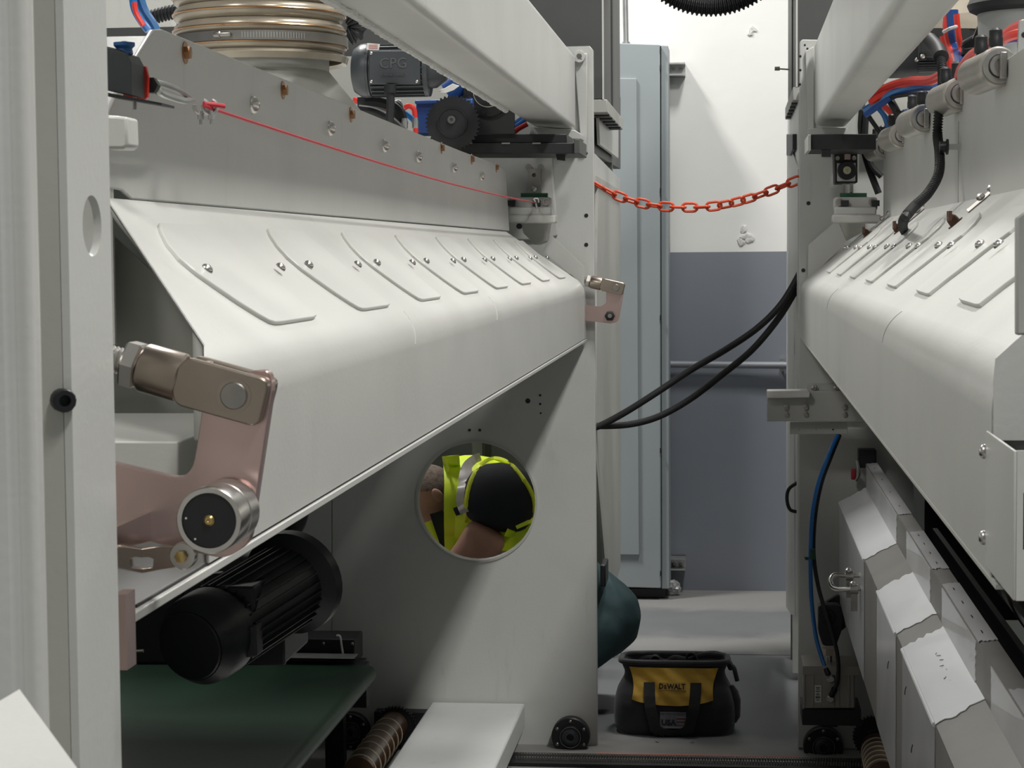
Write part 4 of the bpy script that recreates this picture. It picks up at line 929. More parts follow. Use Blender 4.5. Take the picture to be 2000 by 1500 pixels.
wires([('red_hose', [(1700, 190, 5.9), (1735, 168, 5.8), (1775, 157, 5.7), (1815, 155, 5.5), (1845, 140, 5.3)], .010, REDT),
       ('red_hose', [(1700, 200, 5.85), (1740, 176, 5.8), (1780, 163, 5.7), (1818, 160, 5.5), (1840, 152, 5.3)], .009, REDT),
       ('blue_hose', [(1690, 215, 5.9), (1740, 182, 5.8), (1785, 168, 5.7), (1825, 163, 5.5)], .010, BLUET),
       ('blue_hose', [(1690, 225, 5.85), (1745, 188, 5.8), (1790, 174, 5.7), (1830, 170, 5.5)], .009, BL2),
       ('black_hose', [(1740, 190, 5.8), (1775, 185, 5.7), (1810, 182, 5.6)], .005, RUBBER),
       ('black_hose', [(1722, 170, 5.9), (1735, 190, 5.85), (1748, 212, 5.8), (1756, 228, 5.8)], .011, RUBBER),
       ('blue_hose', [(1700, 197, 6.2), (1715, 210, 6.2), (1728, 228, 6.2), (1735, 250, 6.2)], .008, BLUET),
       ('blue_hose', [(1706, 200, 6.2), (1722, 218, 6.2), (1732, 232, 6.2), (1740, 250, 6.2)], .007, BLUET),
       ('red_hose', [(1708, 200, 6.15), (1722, 204, 6.15), (1738, 218, 6.15), (1748, 230, 6.15), (1760, 231, 6.15)], .009, REDT),
       ('blue_hose', [(1765, 222, 6.0), (1775, 220, 6.0), (1783, 218, 5.9)], .012, BL2),
       ('black_hose', [(1690, 215, 6.3), (1702, 235, 6.3), (1720, 260, 6.3)], .007, RUBBER)], hl_)
hb = thing('cable_pair', 'pair of black cables dropping behind the right channel to the clamp block', 'cable', PY(1705, 375, 6.6))
wires([('cable', [(1684, 215, 6.7), (1682, 250, 6.7), (1687, 290, 6.7), (1698, 330, 6.7), (1716, 378, 6.7)], .011, RUBBER), ('cable', [(1692, 220, 6.68), (1690, 270, 6.68), (1700, 320, 6.68), (1722, 345, 6.68)], .010, RUBBER)], hb)
# corrugated conduit to the slope
cd = thing('corrugated_conduit', 'black corrugated conduit hanging down onto the right hood louvres', 'conduit', hr(1772, 458))
bm = new(); e_ = hr(1771, 459)
tube(bm, [PY(1808, 70, 4.7), PY(1826, 88, 4.6), PY(1838, 118, 4.5), PY(1841, 165, 4.45), PY(1834, 215, 4.4), PY(1831, 262, 4.4), PY(1835, 300, 4.35), PY(1833, 340, 4.3), PY(1812, 378, 4.25), PY(1785, 404, 4.2), PY(1766, 428, 4.15), PY(1764, 445, e_.y), e_], .0085, 12, 10, rib=.0022, pitch=.006)
mk('conduit_hose', bm, RUBBER, cd, smooth=25)
mk('conduit_sleeve', tube(new(), [PY(1815, 78, 4.6), PY(1830, 95, 4.55), PY(1838, 112, 4.5)], .017, 12), RUBBER, cd)
mk('conduit_clip', cyl(new(), PY(1835, 287, 4.33), PY(1850, 287, 4.33), .012, 14), BLACK, cd)
mk('clip_flange', cyl(new(), PY(1848, 287, 4.33), PY(1852, 287, 4.33), .0165, 14), BLACK, cd)
mk('clip_stud', box(new(), (PY(1858, 287, 4.33)+Vector((XRJ, 0, 0))*0), (.03, .012, .012)), ZINC, cd)
# motor, bellows and housing at the upper right
dm = thing('drive_motor', 'dark grey finned motor behind the red and blue hoses, upper right', 'motor', PY(1800, 150, 6.2))
R_ = wpx(60, 6.2); c = PY(1810, 90, 6.2)
mk('housing', lathe(new(), c-EX*.16, EX, [(0, R_*.5), (.02, R_*.95), (.05, R_), (.30, R_), (.32, R_*.8)], 36), MOTORG, dm)
for k in range(6):
    mk('cooling_fin', box(new(), PY(1812, 118+k*5.2, 6.2)-EY*R_*.93, (.07, .03, .004)), MOTORG, dm)
tbx = mk('terminal_box', fplate([(1797, 42), (1906, 42), (1906, 110), (1797, 110)], 6.0, .08), MOTORG, dm, bevel=.005)
for x, y in ((1802, 110), (1902, 51)): mk('box_lug', box(new(), PY(x, y, 5.995), (.02, .012, .02)), MOTORB, tbx); mk('box_screw', screw_mesh(new(), PY(x, y, 5.985), -EY, .007, .005), STEEL, tbx)
mk('small_screw', screw_mesh(new(), PY(1790, 117, 6.08), -EY, .006), STEEL, dm)
bw = thing('fabric_bellows', 'pleated cream fabric bellows at the upper right corner', 'bellows', PY(1880, 42, 5.6))
bm = new(); c0 = PY(1905, 40, 5.75); n = 72; rg = []
for i, (zz, rr_) in enumerate(((0, .20), (.05, .205), (.12, .22), (.3, .23))):
    rg.append([bm.verts.new((c0.x+math.cos(2*math.pi*j/n+zz*1.5)*(rr_+.006*math.sin(j*1.6)), c0.y+math.sin(2*math.pi*j/n+zz*1.5)*(rr_+.006*math.sin(j*1.6)), c0.z+zz)) for j in range(n)])
for a, b in zip(rg, rg[1:]):
    for j in range(n): bm.faces.new((a[j], a[(j+1) % n], b[(j+1) % n], b[j]))
bm.faces.new(rg[0]); mk('fabric_sleeve', bm, mat('cream_fabric', (.70, .63, .52), .8, 0, .05, 6), bw, smooth=50)
dt = thing('duct_outlet', 'grey conical duct outlet with black rubber collar, upper right corner', 'duct', PY(1960, 110, 4.6))
c1 = PY(1980, 20, 4.6)
mk('cone', lathe(new(), (c1.x+.02, c1.y, c1.z-.10), EZ, [(0, .20), (.02, .19), (.10, .085), (.12, .085)], 40) if False else lathe(new(), (c1.x+.03, c1.y, c1.z-.115), EZ, [(0, .13), (.02, .12), (.05, .105), (.115, .108)], 40), DARKG if False else mat('duct_grey', (.25, .26, .25), .45, .2), dt)
mk('rubber_collar', lathe(new(), (c1.x+.03, c1.y, c1.z), EZ, [(-.008, .108), (0, .125), (.012, .13), (.03, .122), (.06, .13), (.14, .125)], 40), RUBBER, dt)
mk('black_skirt', plate(new(), [PY(x, y, 4.7) for x, y in ((1910, 50), (1916, 90), (1885, 95), (1878, 90), (1900, 75))], [], (0, .02, 0)), RUBBER, dt)
mk('black_shroud', fplate([(1880, 80), (1912, 62), (1960, 70), (1960, 100), (1900, 112), (1880, 108)], 4.8, .03), BLACK, dt, bevel=.004)
tag(mk('back_cover', boxw(new(), PY(1690, 300, 6.75), PY(2200, 40, 6.78)), PAINT2), 'pale sheet metal cover behind the right hand motor and hoses', 'cover')

# end stop bracket
eb = thing('end_stop', 'grey steel bracket with white top bar sticking left from the right frame', 'bracket', PY(1600, 848, 6.6))
mk('white_bar', fplate([(1498, 763), (1579, 762), (1583, 767), (1581, 777), (1498, 778)], 6.52, .07), WHITE, eb, bevel=.003)
mk('bracket_plate', fplate([(1498, 777), (1581, 775), (1582, 764), (1660, 764), (1696, 823), (1498, 823)], 6.56, .012), PAINT2, eb, bevel=.002)
mk('lower_flange', fplate([(1543, 824), (1655, 824), (1655, 848), (1543, 848)], 6.6, .01), PAINT2, eb, bevel=.001)
mk('side_tab', plate(new(), rpoly([PY(x, y, 6.59) for x, y in ((1655, 824), (1694, 824), (1694, 839), (1655, 839))], .008), [], (0, .012, 0)), PAINTN, eb)
mk('back_tab', plate(new(), rpoly([PY(x, y, 6.72) for x, y in ((1577, 751), (1640, 751), (1640, 780), (1577, 780))], .004), [], (0, .08, 0)), PAINTN, eb)
for x in (1590, 1634): mk('tab_screw', screw_mesh(new(), PY(x, 759, 6.715), -EY, .0125, .012), STEEL, eb)
for x, y in ((1536, 795), (1536, 809), (1574, 795), (1574, 809), (1650, 795), (1650, 809)): mk('hex_screw', screw_mesh(new(), PY(x, y, 6.558), -EY, .0095, .004, 'hex'), STEELD, eb)
for x in (1561, 1594, 1627): mk('rivet', cyl(new(), PY(x, 839, 6.598), PY(x, 839, 6.603), .003, 8), BLACK if x == 1627 else STEELD, eb)
tp = thing('air_tube', 'bright blue air tube curving down the right frame to the small cylinder', 'tube', PY(1615, 1312, 6.5))
mk('tube_run', tube(new(), [PY(1636, 850, 6.55), PY(1618, 890, 6.5), PY(1598, 945, 6.5), PY(1586, 1010, 6.5), PY(1583, 1090, 6.5), PY(1585, 1170, 6.5), PY(1593, 1240, 6.5), PY(1605, 1285, 6.48), PY(1614, 1310, 6.45)], .0065, 10), BLUET, tp)
mk('end_collar', cyl(new(), PY(1613, 1306, 6.45), PY(1618, 1318, 6.44), .009, 12), BLACK, tp)
mk('green_tape', tube(new(), [PY(1586, 1072, 6.5), PY(1586, 1092, 6.5)], .0095, 12, smooth=False), mat('green_tape', (.01, .07, .04), .5), tp)
mk('tape_end', plate(new(), [PY(x, y, 6.5) for x, y in ((1584, 1088), (1571, 1088), (1573, 1094), (1584, 1094))], [], (0, .002, 0)), MATS['green_tape'], tp)
tp = thing('air_tube', 'black air tube beside the bright blue one on the right frame', 'tube', PY(1623, 1360, 6.45))
mk('tube_run', tube(new(), [PY(1640, 850, 6.58), PY(1622, 895, 6.53), PY(1604, 945, 6.53), PY(1592, 1010, 6.53), PY(1589, 1080, 6.53), PY(1597, 1140, 6.5), PY(1612, 1195, 6.45), PY(1628, 1245, 6.42), PY(1637, 1290, 6.4), PY(1636, 1330, 6.4), PY(1628, 1350, 6.42), PY(1624, 1360, 6.44)], .0065, 10), RUBBER, tp)
mk('end_collar', cyl(new(), PY(1630, 1346, 6.42), PY(1624, 1358, 6.44), .01, 12), BLACK, tp)
ac = thing('compact_cylinder', 'square grey-beige pneumatic cylinder with label at the foot of the right frame', 'cylinder', PY(1620, 1415, 6.5))
ALU = mat('anodised_alloy', (.40, .375, .335), .4, .5, .05, 14)
Yb_ = 6.45
mk('body', fplate([(1570, 1303), (1670, 1303), (1670, 1384), (1570, 1384)], Yb_, .165), ALU, ac, bevel=.004)
for x0, x1 in ((1569, 1573), (1586, 1590), (1607, 1630), (1636, 1640), (1656, 1660)):
    mk('rib', fplate([(x0, 1306), (x1, 1306), (x1, 1382), (x0, 1382)], Yb_-.004, .01), ALU, ac, bevel=.001)
tc_ = PY(1620, 1300, 6.53)
mk('top_plate', boxw(new(), PY(1568, 1301, Yb_-.005), PY(1671, 1297, 6.62)), ALU, ac)
mk('top_ring', lathe(new(), tc_+EZ*.004, EZ, [(0, .062), (.003, .062), (.003, .05), (-.001, .05)], 40), BLACK, ac)
mk('piston_rod', cyl(new(), tc_, tc_+EZ*.045, .011, 16), STEEL, ac)
mk('rod_nut', lathe(new(), tc_+EZ*.035, EZ, [(0, .024), (.022, .024)], 6), mat('nut_bronze', (.5, .42, .33), .35, .9), ac, smooth=20)
mk('knuckle', plate(new(), rpoly([PY(x, y, 6.47) for x, y in ((1598, 1182), (1640, 1182), (1648, 1200), (1644, 1232), (1633, 1262), (1607, 1262), (1598, 1234))], .012), [], (0, .06, 0)), BLACK, ac, bevel=.003)
mk('knuckle_boss', lathe(new(), PY(1617, 1205, 6.47), -EY, [(0, .024), (.006, .022), (.006, .012), (.01, .01), (.01, 0)], 24), RUBBER, ac)
mk('hinge_plate', fplate([(1603, 1182), (1636, 1163), (1641, 1166), (1652, 1225), (1640, 1235), (1603, 1200)], 6.56, .03), BLACKSHEET, ac)
for x, y in ((1623, 1325), (1622, 1364)): mk('port_fitting', lathe(new(), PY(x, y, Yb_), -EY, [(0, .0125), (.012, .0125), (.016, .009), (.016, .004)], 18), STEEL, ac)
lb_ = mk('label', fplate([(1591, 1338), (1604, 1338), (1604, 1372), (1591, 1372)], Yb_-.0055, .001), WHITE, ac)
for k, (w_, y) in enumerate(((8, 1343), (6, 1346), (9, 1350), (4, 1354), (7, 1357), (9, 1361), (9, 1363), (5, 1367))):
    mk('print_line', box(new(), PY(1597.5, y, Yb_-.0058), (wpx(w_, 6.45), .0004, .0022)), BLACK, lb_)
mk('base_plate', boxw(new(), PY(1567, 1385, Yb_), PY(1675, 1393, 6.63)), BLACKSHEET, ac)
for x in (1581, 1664): mk('base_nut', lathe(new(), PY(x, 1393, 6.5), -EZ, [(0, .013), (.018, .013)], 6), BLACK, ac)
mk('base_gusset', fplate([(1590, 1393), (1650, 1393), (1635, 1420), (1605, 1420)], 6.6, .06), BLACKSHEET, ac)
roller('brown roller wound with cream string, under the right sheet metal hopper', PY(1725, 1520, 6.1), PY(1712, 1462, 6.62), wpx(32, 6.3), 6, PY(1708, 1440, 6.68), wpx(42, 6.68), 0, 'black toothed sprocket beside the right hand brown roller')

# ---------------------------------------------------------------- sheet metal hopper with peeling film
XC, ZC, XB, ZB, ZA, XA2, ZBT = .344, -.808, .426, -.763, -.686, .46, -1.13
hp = thing('sheet_hopper', 'long folded sheet metal hopper side with peeling white film, lower right', 'hopper', W(.4, 4.2, ZBT))
DULL = mat('dull_steel_sheet', (.25, .24, .225), .42, .3, .05, 5)
SHEET = mat('filmed_sheet', (.58, .58, .59), .3, .15, .07, 4, coat=.3)
FILM = mat('white_film', (.88, .89, .91), .38, 0, .03, 3, .3, 8, coat=.25)
Y0h, Y1h = 1.7, 6.62
def strip(x0, z0, x1, z1, ya, yb, off=0, rag=0, sd=0, th=.0015, inset=0):
    """thin sheet between two long edges, with ragged ends"""
    rnd = random.Random(sd); a = Vector((x0, 0, H+z0)); b = Vector((x1, 0, H+z1)); nn = Vector((-(z1-z0), 0, (x1-x0))).normalized()
    if nn.x > 0: nn = -nn
    if abs(nn.x) < .2 and nn.z < 0: nn = -nn
    N = 10; pts = []
    for i in range(N+1): pts.append(a.lerp(b, i/N)+EY*(ya+(rnd.uniform(-1, 1)*rag if rag else 0)))
    for i in range(N, -1, -1): pts.append(a.lerp(b, i/N)+EY*(yb+(rnd.uniform(-1, 1)*rag if rag else 0)))
    pts = [p+nn*off for p in pts]
    return plate(new(), pts, [], nn*th)
mk('lower_face', strip(XC, ZBT, XC, ZC, Y0h, Y1h), DULL, hp)
mk('slope_face', strip(XC, ZC, XB, ZB, Y0h, Y1h), DULL, hp)
mk('upper_face', strip(XB, ZB, XB, ZA, Y0h, Y1h), DULL, hp)
mk('top_flange', strip(XB, ZA, XA2, ZA+.003, Y0h, Y1h), DULL, hp)
mk('hidden_back', boxw(new(), W(XA2-.004, Y0h, ZBT), W(XA2, Y1h, ZA)), BLACKSHEET, hp)
segs = [(6.6, 5.36), (4.88, 4.32), (4.17, 3.49), (2.98, 2.2), (2.1, 1.72)]
for k, (b, a) in enumerate(segs):
    mk('film_strip', strip(XC-.0005, ZC, XB, ZB, a, b, .0022, .014, 10+k), FILM, hp)
    mk('edge_roll', tube(new(), [W(XC-.0025, a+.01, ZC), W(XC-.0025, (a+b)/2, ZC), W(XC-.0025, b-.01, ZC)], .0045, 8), FILM, hp)
for k, (b, a) in enumerate(((6.6, 5.36), (4.88, 4.32), (4.15, 3.49), (2.98, 2.2), (2.1, 1.75))):
    mk('sheet_panel', strip(XC, ZBT+.004, XC, ZC-.004, a, b, .002, .004, 30+k), SHEET, hp)
for k, (b, a) in enumerate(((6.55, 5.36), (5.05, 4.45), (4.2, 3.62), (3.4, 3.0), (2.8, 2.2))):
    mk('sheet_panel', strip(XB, ZB+.002, XB, ZA-.001, a, b, .0015, .006, 50+k), SHEET, hp)
for k, (b, a) in enumerate(((6.6, 5.33), (5.0, 4.42), (4.22, 3.60), (3.2, 2.4))):
    fp = mk('flange_film', strip(XB, ZA, XA2, ZA+.003, a, b, .0025, .008, 70+k), SHEET, hp)
    for j in range(4):
        yy = a+(b-a)*(j+.5)/4; mk('pen_mark', box(new(), W(XB+.015, yy, ZA+.0065), (.002, .022, .0008)), BLACK, fp)
for k, (y, z) in enumerate(((3.9, -.94), (3.7, -1.0), (4.05, -.86), (2.9, -.95), (4.5, -.9))):
    mk('pen_mark', tube(new(), [W(XC-.0038, y, z), W(XC-.0038, y+.02, z-.01), W(XC-.0038, y+.03, z-.022)], .0012, 5), mat('pen_blue', (.03, .05, .2), .5) if k % 2 else BLACK, hp)
rnd = random.Random(9)
for k in range(7):
    u = k/7; p = W(XC+.045+rnd.uniform(-.004, .008), 3.98-u*.3, 0); p.z = H+ZC+(p.x-XC)*(ZB-ZC)/(XB-XC)+.0042
    q = p+Vector((rnd.uniform(-.008, .008), rnd.uniform(-.02, .02), 0)); mk('pen_mark', tube(new(), [p, (p+q)/2+Vector((.003, .004, .0003)), q], .0009, 5), mat('pen_faint', (.30, .31, .34), .6), hp)
sqf = thing('square_port', 'small black square port above the top of the hopper on the right frame', 'port', PY(1694, 915, 6.7))
mk('port_frame', plate(new(), rpoly([PY(x, y, 6.72) for x, y in ((1677, 878), (1712, 878), (1712, 914), (1677, 914))], .006), [], (0, .06, 0)), BLACK, sqf, bevel=.003)
mk('red_valve', box(new(), PY(1667, 926, 6.74), (.016, .03, .034)), REDC, sqf, bevel=.003)
mk('wire_clip', tube(new(), [PY(1674, 900, 6.7), PY(1678, 925, 6.68), PY(1672, 938, 6.7)], .005, 6), ZINC, sqf)
hd = thing('grab_handle', 'bright bent steel grab handle on the left side of the hopper', 'handle', PY(1650, 1158, 5.6))
Yh = 5.55
bm = new(); xw = XC
A = PY(1690, 1124, Yh); B = PY(1690, 1149, Yh-.05); 
tube(bm, [Vector((XC, Yh, A.z)), PY(1655, 1124, Yh), PY(1632, 1123, Yh), PY(1624, 1128, Yh-.01), PY(1622, 1137, Yh-.02), PY(1627, 1147, Yh-.03), PY(1638, 1151, Yh-.04), PY(1660, 1151, Yh-.05), Vector((XC, Yh-.05, B.z))], .0068, 12)
mk('handle_bar', bm, STEEL, hd)
for x, y, yy in ((1657, 1124, Yh), (1666, 1150, Yh-.05)):
    c = PY(x, y, yy); bm = new(); lathe(bm, c-EX*.008, EX, [(0, .014), (.02, .014), (.022, .012)], 20); lathe(bm, c+EZ*.008, EZ, [(0, .009), (.008, .009), (.013, .004)], 12); mk('clamp_collar', bm, STEEL, hd)
    bm = new(); boxw(bm, c+Vector((-.006, -.004, -.06)), c+Vector((.012, .004, -.005))); mk('clamp_leg', bm, STEELD, hd)
dr = thing('drum', 'dark brown glossy drum in the shadow behind the hopper, lower right', 'drum', W(.78, 4, -.95))
mk('drum_shell', lathe(new(), W(.76, 1.9, -.66), EY, [(0, .1), (0, .2), (4.6, .2), (4.6, .1)], 48), mat('drum_brown', (.035, .022, .015), .22, .3, .2, 5, coat=.5), dr)
for y in (2.6, 3.4, 4.3, 5.2): mk('drum_band', lathe(new(), W(.76, y, -.66), EY, [(0, .2), (0, .203), (.012, .203), (.012, .2)], 48, close=False), mat('band_tan', (.14, .10, .07), .5), dr)
ir = thing('inner_rail', 'black guard rail running along behind the top flange of the hopper', 'rail', W(.5, 4, -.8))
bm = new(); boxw(bm, W(.50, 1.8, -.80), W(.512, 5.2, -.70)); mk('rail_body', bm, BLACKSHEET, ir)
bm = new(); boxw(bm, W(1.05, 1.7, -1.66), W(1.07, 6.7, .2)); mk('shade_wall', bm, BLACKSHEET, rh)  # black wall and end sheet added to darken the cavity behind the hopper
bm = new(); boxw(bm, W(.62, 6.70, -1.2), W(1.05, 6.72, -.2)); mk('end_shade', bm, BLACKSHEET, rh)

# ================================================================ BETWEEN THE MACHINES
ch = thing('barrier_chain', 'sagging orange-red plastic chain hung across the aisle', 'chain', PY(1345, 412, 6.88))
A = PY(1160, 357, 6.86); B = PY(1562, 350, 6.86); M_ = PY(1352, 406, 6.86)
P = smooth_path([A, PY(1205, 382, 6.86), PY(1262, 399, 6.86), PY(1330, 405, 6.86), PY(1400, 402, 6.86), PY(1462, 388, 6.86), PY(1515, 369, 6.86), B], 30)
Ls = [0]
for a, b in zip(P, P[1:]): Ls.append(Ls[-1]+(b-a).length)
NL = 18; pitch = Ls[-1]/NL
def at_len(s):
    for i in range(len(Ls)-1):
        if Ls[i+1] >= s: return P[i].lerp(P[i+1], (s-Ls[i])/max(1e-9, Ls[i+1]-Ls[i]))
    return P[-1]
roll_ = [1.35, 1.3, .25, 1.2, .2, 1.35, .05, 1.57, .0, 1.5, .15, .75, .55, .6, 1.1, .35, 1.3, .3, 1.25]
link0 = None
wr = .0045; hl2 = pitch/2+wr*1.15; hw2 = .0135
path = [Vector((hl2-hw2, 0, hw2)), Vector((0, 0, hw2)), Vector((-hl2+hw2, 0, hw2))]
for k in range(1, 6): path.append(Vector((-hl2+hw2-math.sin(math.pi*k/6)*hw2, 0, math.cos(math.pi*k/6)*hw2)))
path += [Vector((-hl2+hw2, 0, -hw2)), Vector((0, 0, -hw2)), Vector((hl2-hw2, 0, -hw2))]
for k in range(1, 6): path.append(Vector((hl2-hw2+math.sin(math.pi*k/6)*hw2, 0, -math.cos(math.pi*k/6)*hw2)))
bm = new(); tube(bm, path+[path[0]], wr, 8, 2)
me = bpy.data.meshes.new('link'); bm.to_mesh(me); bm.free(); fin(me, 60); me.materials.append(ORANGE)
for k in range(NL):
    a, b = at_len(pitch*k), at_len(pitch*(k+1)); d = (b-a).normalized(); s_ = d.cross(EY).normalized(); yv = s_.cross(d)
    R3 = Matrix((d, yv, s_)).transposed() @ Matrix.Rotation(roll_[k], 3, 'X')
    o = bpy.data.objects.new('link', me); COL.objects.link(o); o.parent = ch; o.location = (a+b)/2-WL[ch]; o.rotation_euler = R3.to_euler()
for k, pts in enumerate(([(1150, 838, 6.95), (1175, 830, 6.95), (1225, 803, 6.95), (1285, 765, 6.95), (1350, 722, 6.95), (1420, 681, 6.95), (1480, 640, 6.95), (1525, 595, 6.95), (1556, 545, 6.95), (1570, 515, 6.95)],
                         [(1145, 830, 6.98), (1180, 832, 6.98), (1235, 828, 6.98), (1290, 812, 6.98), (1350, 778, 6.98), (1410, 732, 6.98), (1470, 682, 6.98), (1520, 622, 6.98), (1552, 570, 6.98), (1566, 540, 6.98)])):
    tag(mk('power_cable', tube(new(), [PY(*p) for p in pts], .0115, 12), RUBBER), ['upper of the two thick black cables slung across the aisle', 'lower sagging black cable slung across the aisle'][k], 'cable')
# toothed ring hanging at the top of the aisle
gr = thing('toothed_ring', 'black corrugated ring segment at the top edge above the aisle', 'ring', PY(1390, 28, 7.6))
cg = PY(1390, 28, 7.6); Rg = wpx(165, 7.6); cgc = cg+EZ*Rg
bm = new(); tube(bm, circ(cgc-EY*0, Rg-.028, 72, EX, EZ)+[circ(cgc, Rg-.028, 72, EX, EZ)[0]], .028, 14, 4, rib=.009, pitch=.0155)
mk('corrugated_hose', bm, RUBBER, gr, smooth=20)
# ================================================================ TOOL BAG
bg = thing('tool_bag', 'black and yellow open-top tool bag with printed name on the aisle floor', 'bag', (PY(1318, 1440, 7.07).x, 7.07, 0))
NYL = mat('black_nylon', (.012, .0125, .016), .7, 0, .1, 30, .6, 300, sheen=.3)
YEL = mat('yellow_nylon', (.58, .34, .03), .55, 0, .08, 8, .5, 60, sheen=.2)
bx_, by_ = WL[bg].x, 7.07
LEV = [(0.0, .195, .115), (.02, .208, .122), (.06, .210, .122), (.11, .208, .118), (.15, .200, .108), (.175, .188, .098), (.20, .176, .088), (.225, .172, .080), (.245, .180, .076), (.262, .186, .074)]
ZK = .243/.262
LEV = [(a*ZK, b*1.0, c) for a, b, c in LEV]
def lev(z):
    for a, b in zip(LEV, LEV[1:]):
        if a[0] <= z <= b[0]:
            t = (z-a[0])/(b[0]-a[0]); t = t*t*(3-2*t) if False else t; return a[1]+(b[1]-a[1])*t, a[2]+(b[2]-a[2])*t
    return LEV[-1][1:]
def bagp(an, z, off=0):
    hx, hy = lev(z); e = .5
    c, s = math.cos(an), math.sin(an); x = math.copysign(abs(c)**e, c)*(hx+off); y = math.copysign(abs(s)**e, s)*(hy+off)
    wv = .004*math.sin(an*7+z*40)*min(1, z/.06)
    return Vector((bx_+x*(1+wv), by_+y*(1+wv), z))
bm = new(); n = 64; zs = [i*.262*ZK/24 for i in range(25)]; R = []
for z in zs: R.append([bm.verts.new(bagp(2*math.pi*j/n, z)) for j in range(n)])
for a, b in zip(R, R[1:]):
    for j in range(n): bm.faces.new((a[j], a[(j+1) % n], b[(j+1) % n], b[j]))
bm.faces.new(R[0])
inn = [bm.verts.new(bagp(2*math.pi*j/n, .262*ZK, -.008)) for j in range(n)]; dn = [bm.verts.new(bagp(2*math.pi*j/n, .215, -.012)) for j in range(n)]
for a, b in ((R[-1], inn), (inn, dn)):
    for j in range(n): bm.faces.new((a[j], a[(j+1) % n], b[(j+1) % n], b[j]))
bm.faces.new(dn); mk('bag_body', bm, NYL, bg, smooth=60)
def front(xrel, z, off):
    """point on the bag's front surface"""
    hx, hy = lev(z); c = max(-1, min(1, xrel/(hx))); e = .5
    s = (max(0, 1-abs(c)**(2/e)))**(e/2); return Vector((bx_+xrel, by_-s*hy-off+.003*math.sin(xrel*40+z*30), z))
def patch(x0f, x1f, z0f, z1f, off, nx=24, nz=10, name='p', wr_=0, sd=1):
    rnd = random.Random(sd); bm = new(); g = []
    for i in range(nx+1):
        u = i/nx; z0, z1 = z0f(u), z1f(u); col = []
        for k in range(nz+1):
            t = k/nz; z = z0+(z1-z0)*t; x = x0f(t)+(x1f(t)-x0f(t))*u
            col.append(bm.verts.new(front(x, z, off+wr_*math.sin(u*19+t*5+sd)*math.sin(t*7+u*6))))
        g.append(col)
    for i in range(nx):
        for k in range(nz): bm.faces.new((g[i][k], g[i+1][k], g[i+1][k+1], g[i][k+1]))
    r = bmesh.ops.extrude_face_region(bm, geom=list(bm.faces)); bmesh.ops.translate(bm, verts=[v for v in r['geom'] if isinstance(v, bmesh.types.BMVert)], vec=(0, .003, 0)); return bm
wp = wpx(1, 6.96)
def X_(px): return PY(px, 1340, 6.96).x-bx_
def Z_(py): return PY(1318, py, 6.96).z
mk('yellow_panel', patch(lambda t: X_(1234)+(X_(1228)-X_(1234))*t+.010*math.sin(math.pi*t), lambda t: X_(1393)+(X_(1403)-X_(1393))*t-.008*math.sin(math.pi*t),
   lambda u: Z_(1366)-(Z_(1366)-Z_(1377))*math.sin(math.pi*u)**.7, lambda u: Z_(1308), .009, 60, 24, wr_=.003), YEL, bg, smooth=60)
def strap(pts, wdt, off=.019):
    bm = new(); g = []
    P = smooth_path([Vector((X_(x), Z_(y), 0)) for x, y, o in pts], 8)
    for i, p in enumerate(P):
        t = (P[min(i+1, len(P)-1)]-P[max(i-1, 0)]).normalized(); s = Vector((-t.y, t.x, 0))
        ring = [front(p.x+s.x*wdt*k, p.y+s.y*wdt*k, off) for k in (-.5, -.25, 0, .25, .5)]
        vs_ = [bm.verts.new(q) for q in ring]+[bm.verts.new(q+EY*.004) for q in reversed(ring)]; g.append(vs_)
    for a, b in zip(g, g[1:]):
        for j in range(10): bm.faces.new((a[j], a[(j+1) % 10], b[(j+1) % 10], b[j]))
    bm.faces.new(g[0]); bm.faces.new(g[-1]); return bm
WEB = mat('webbing', (.018, .017, .018), .75, 0, .1, 60, .5, 400)
mk('strap', strap([(1268, 1334, 0), (1268.5, 1345, 0), (1269, 1360, 0), (1271, 1382, .002), (1276, 1400, .006), (1284, 1424, .008), (1314, 1434, .008), (1342, 1424, .006), (1351, 1400, .002), (1355, 1382, .002), (1358, 1360, 0), (1359, 1345, 0), (1359, 1334, 0)], .038), WEB, bg)
t1 = front(X_(1313), Z_(1341), .0135)
mk('name_band', patch(lambda t: X_(1287), lambda t: X_(1340), lambda u: Z_(1348), lambda u: Z_(1333.5), .0125, 24, 6), mat('print_gold', (.42, .25, .03), .6), bg)
for body, x, sz, dy in (('D', 1291.5, .0255, 0), ('E', 1299.5, .018, .8), ('WALT', 1321, .0255, 0)):
    text_mesh('lettering', body, sz, front(X_(x), Z_(1341+dy), .0175), EX, EZ, BLACK, bg, .0008, bold=.0009, sx=.86)
lp = mk('sewn_label', patch(lambda t: X_(1289), lambda t: X_(1340), lambda u: Z_(1421), lambda u: Z_(1389), .008, 16, 6), mat('label_grey', (.22, .22, .24), .6), bg)
LN = mat('label_navy', (.02, .025, .05), .6); LR = mat('label_red', (.25, .03, .04), .6); LWH = mat('label_white', (.42, .42, .44), .6)
text_mesh('lettering', 'USA', .027, front(X_(1306), Z_(1409), .012), EX, EZ, LN, lp, .0005, bold=.001)
text_mesh('lettering', 'THE TOOL OF CHOICE', .0085, front(X_(1314), Z_(1392.5), .012), EX, EZ, LN, lp, .0005)
for k in range(5): mk('flag_stripe', box(new(), front(X_(1330), Z_(1398+k*3.2), .011), (.030, .001, .0025)), LR if k % 2 else LWH, lp)
mk('label_foot', box(new(), front(X_(1314), Z_(1418), .011), (.085, .001, .006)), LWH, lp)
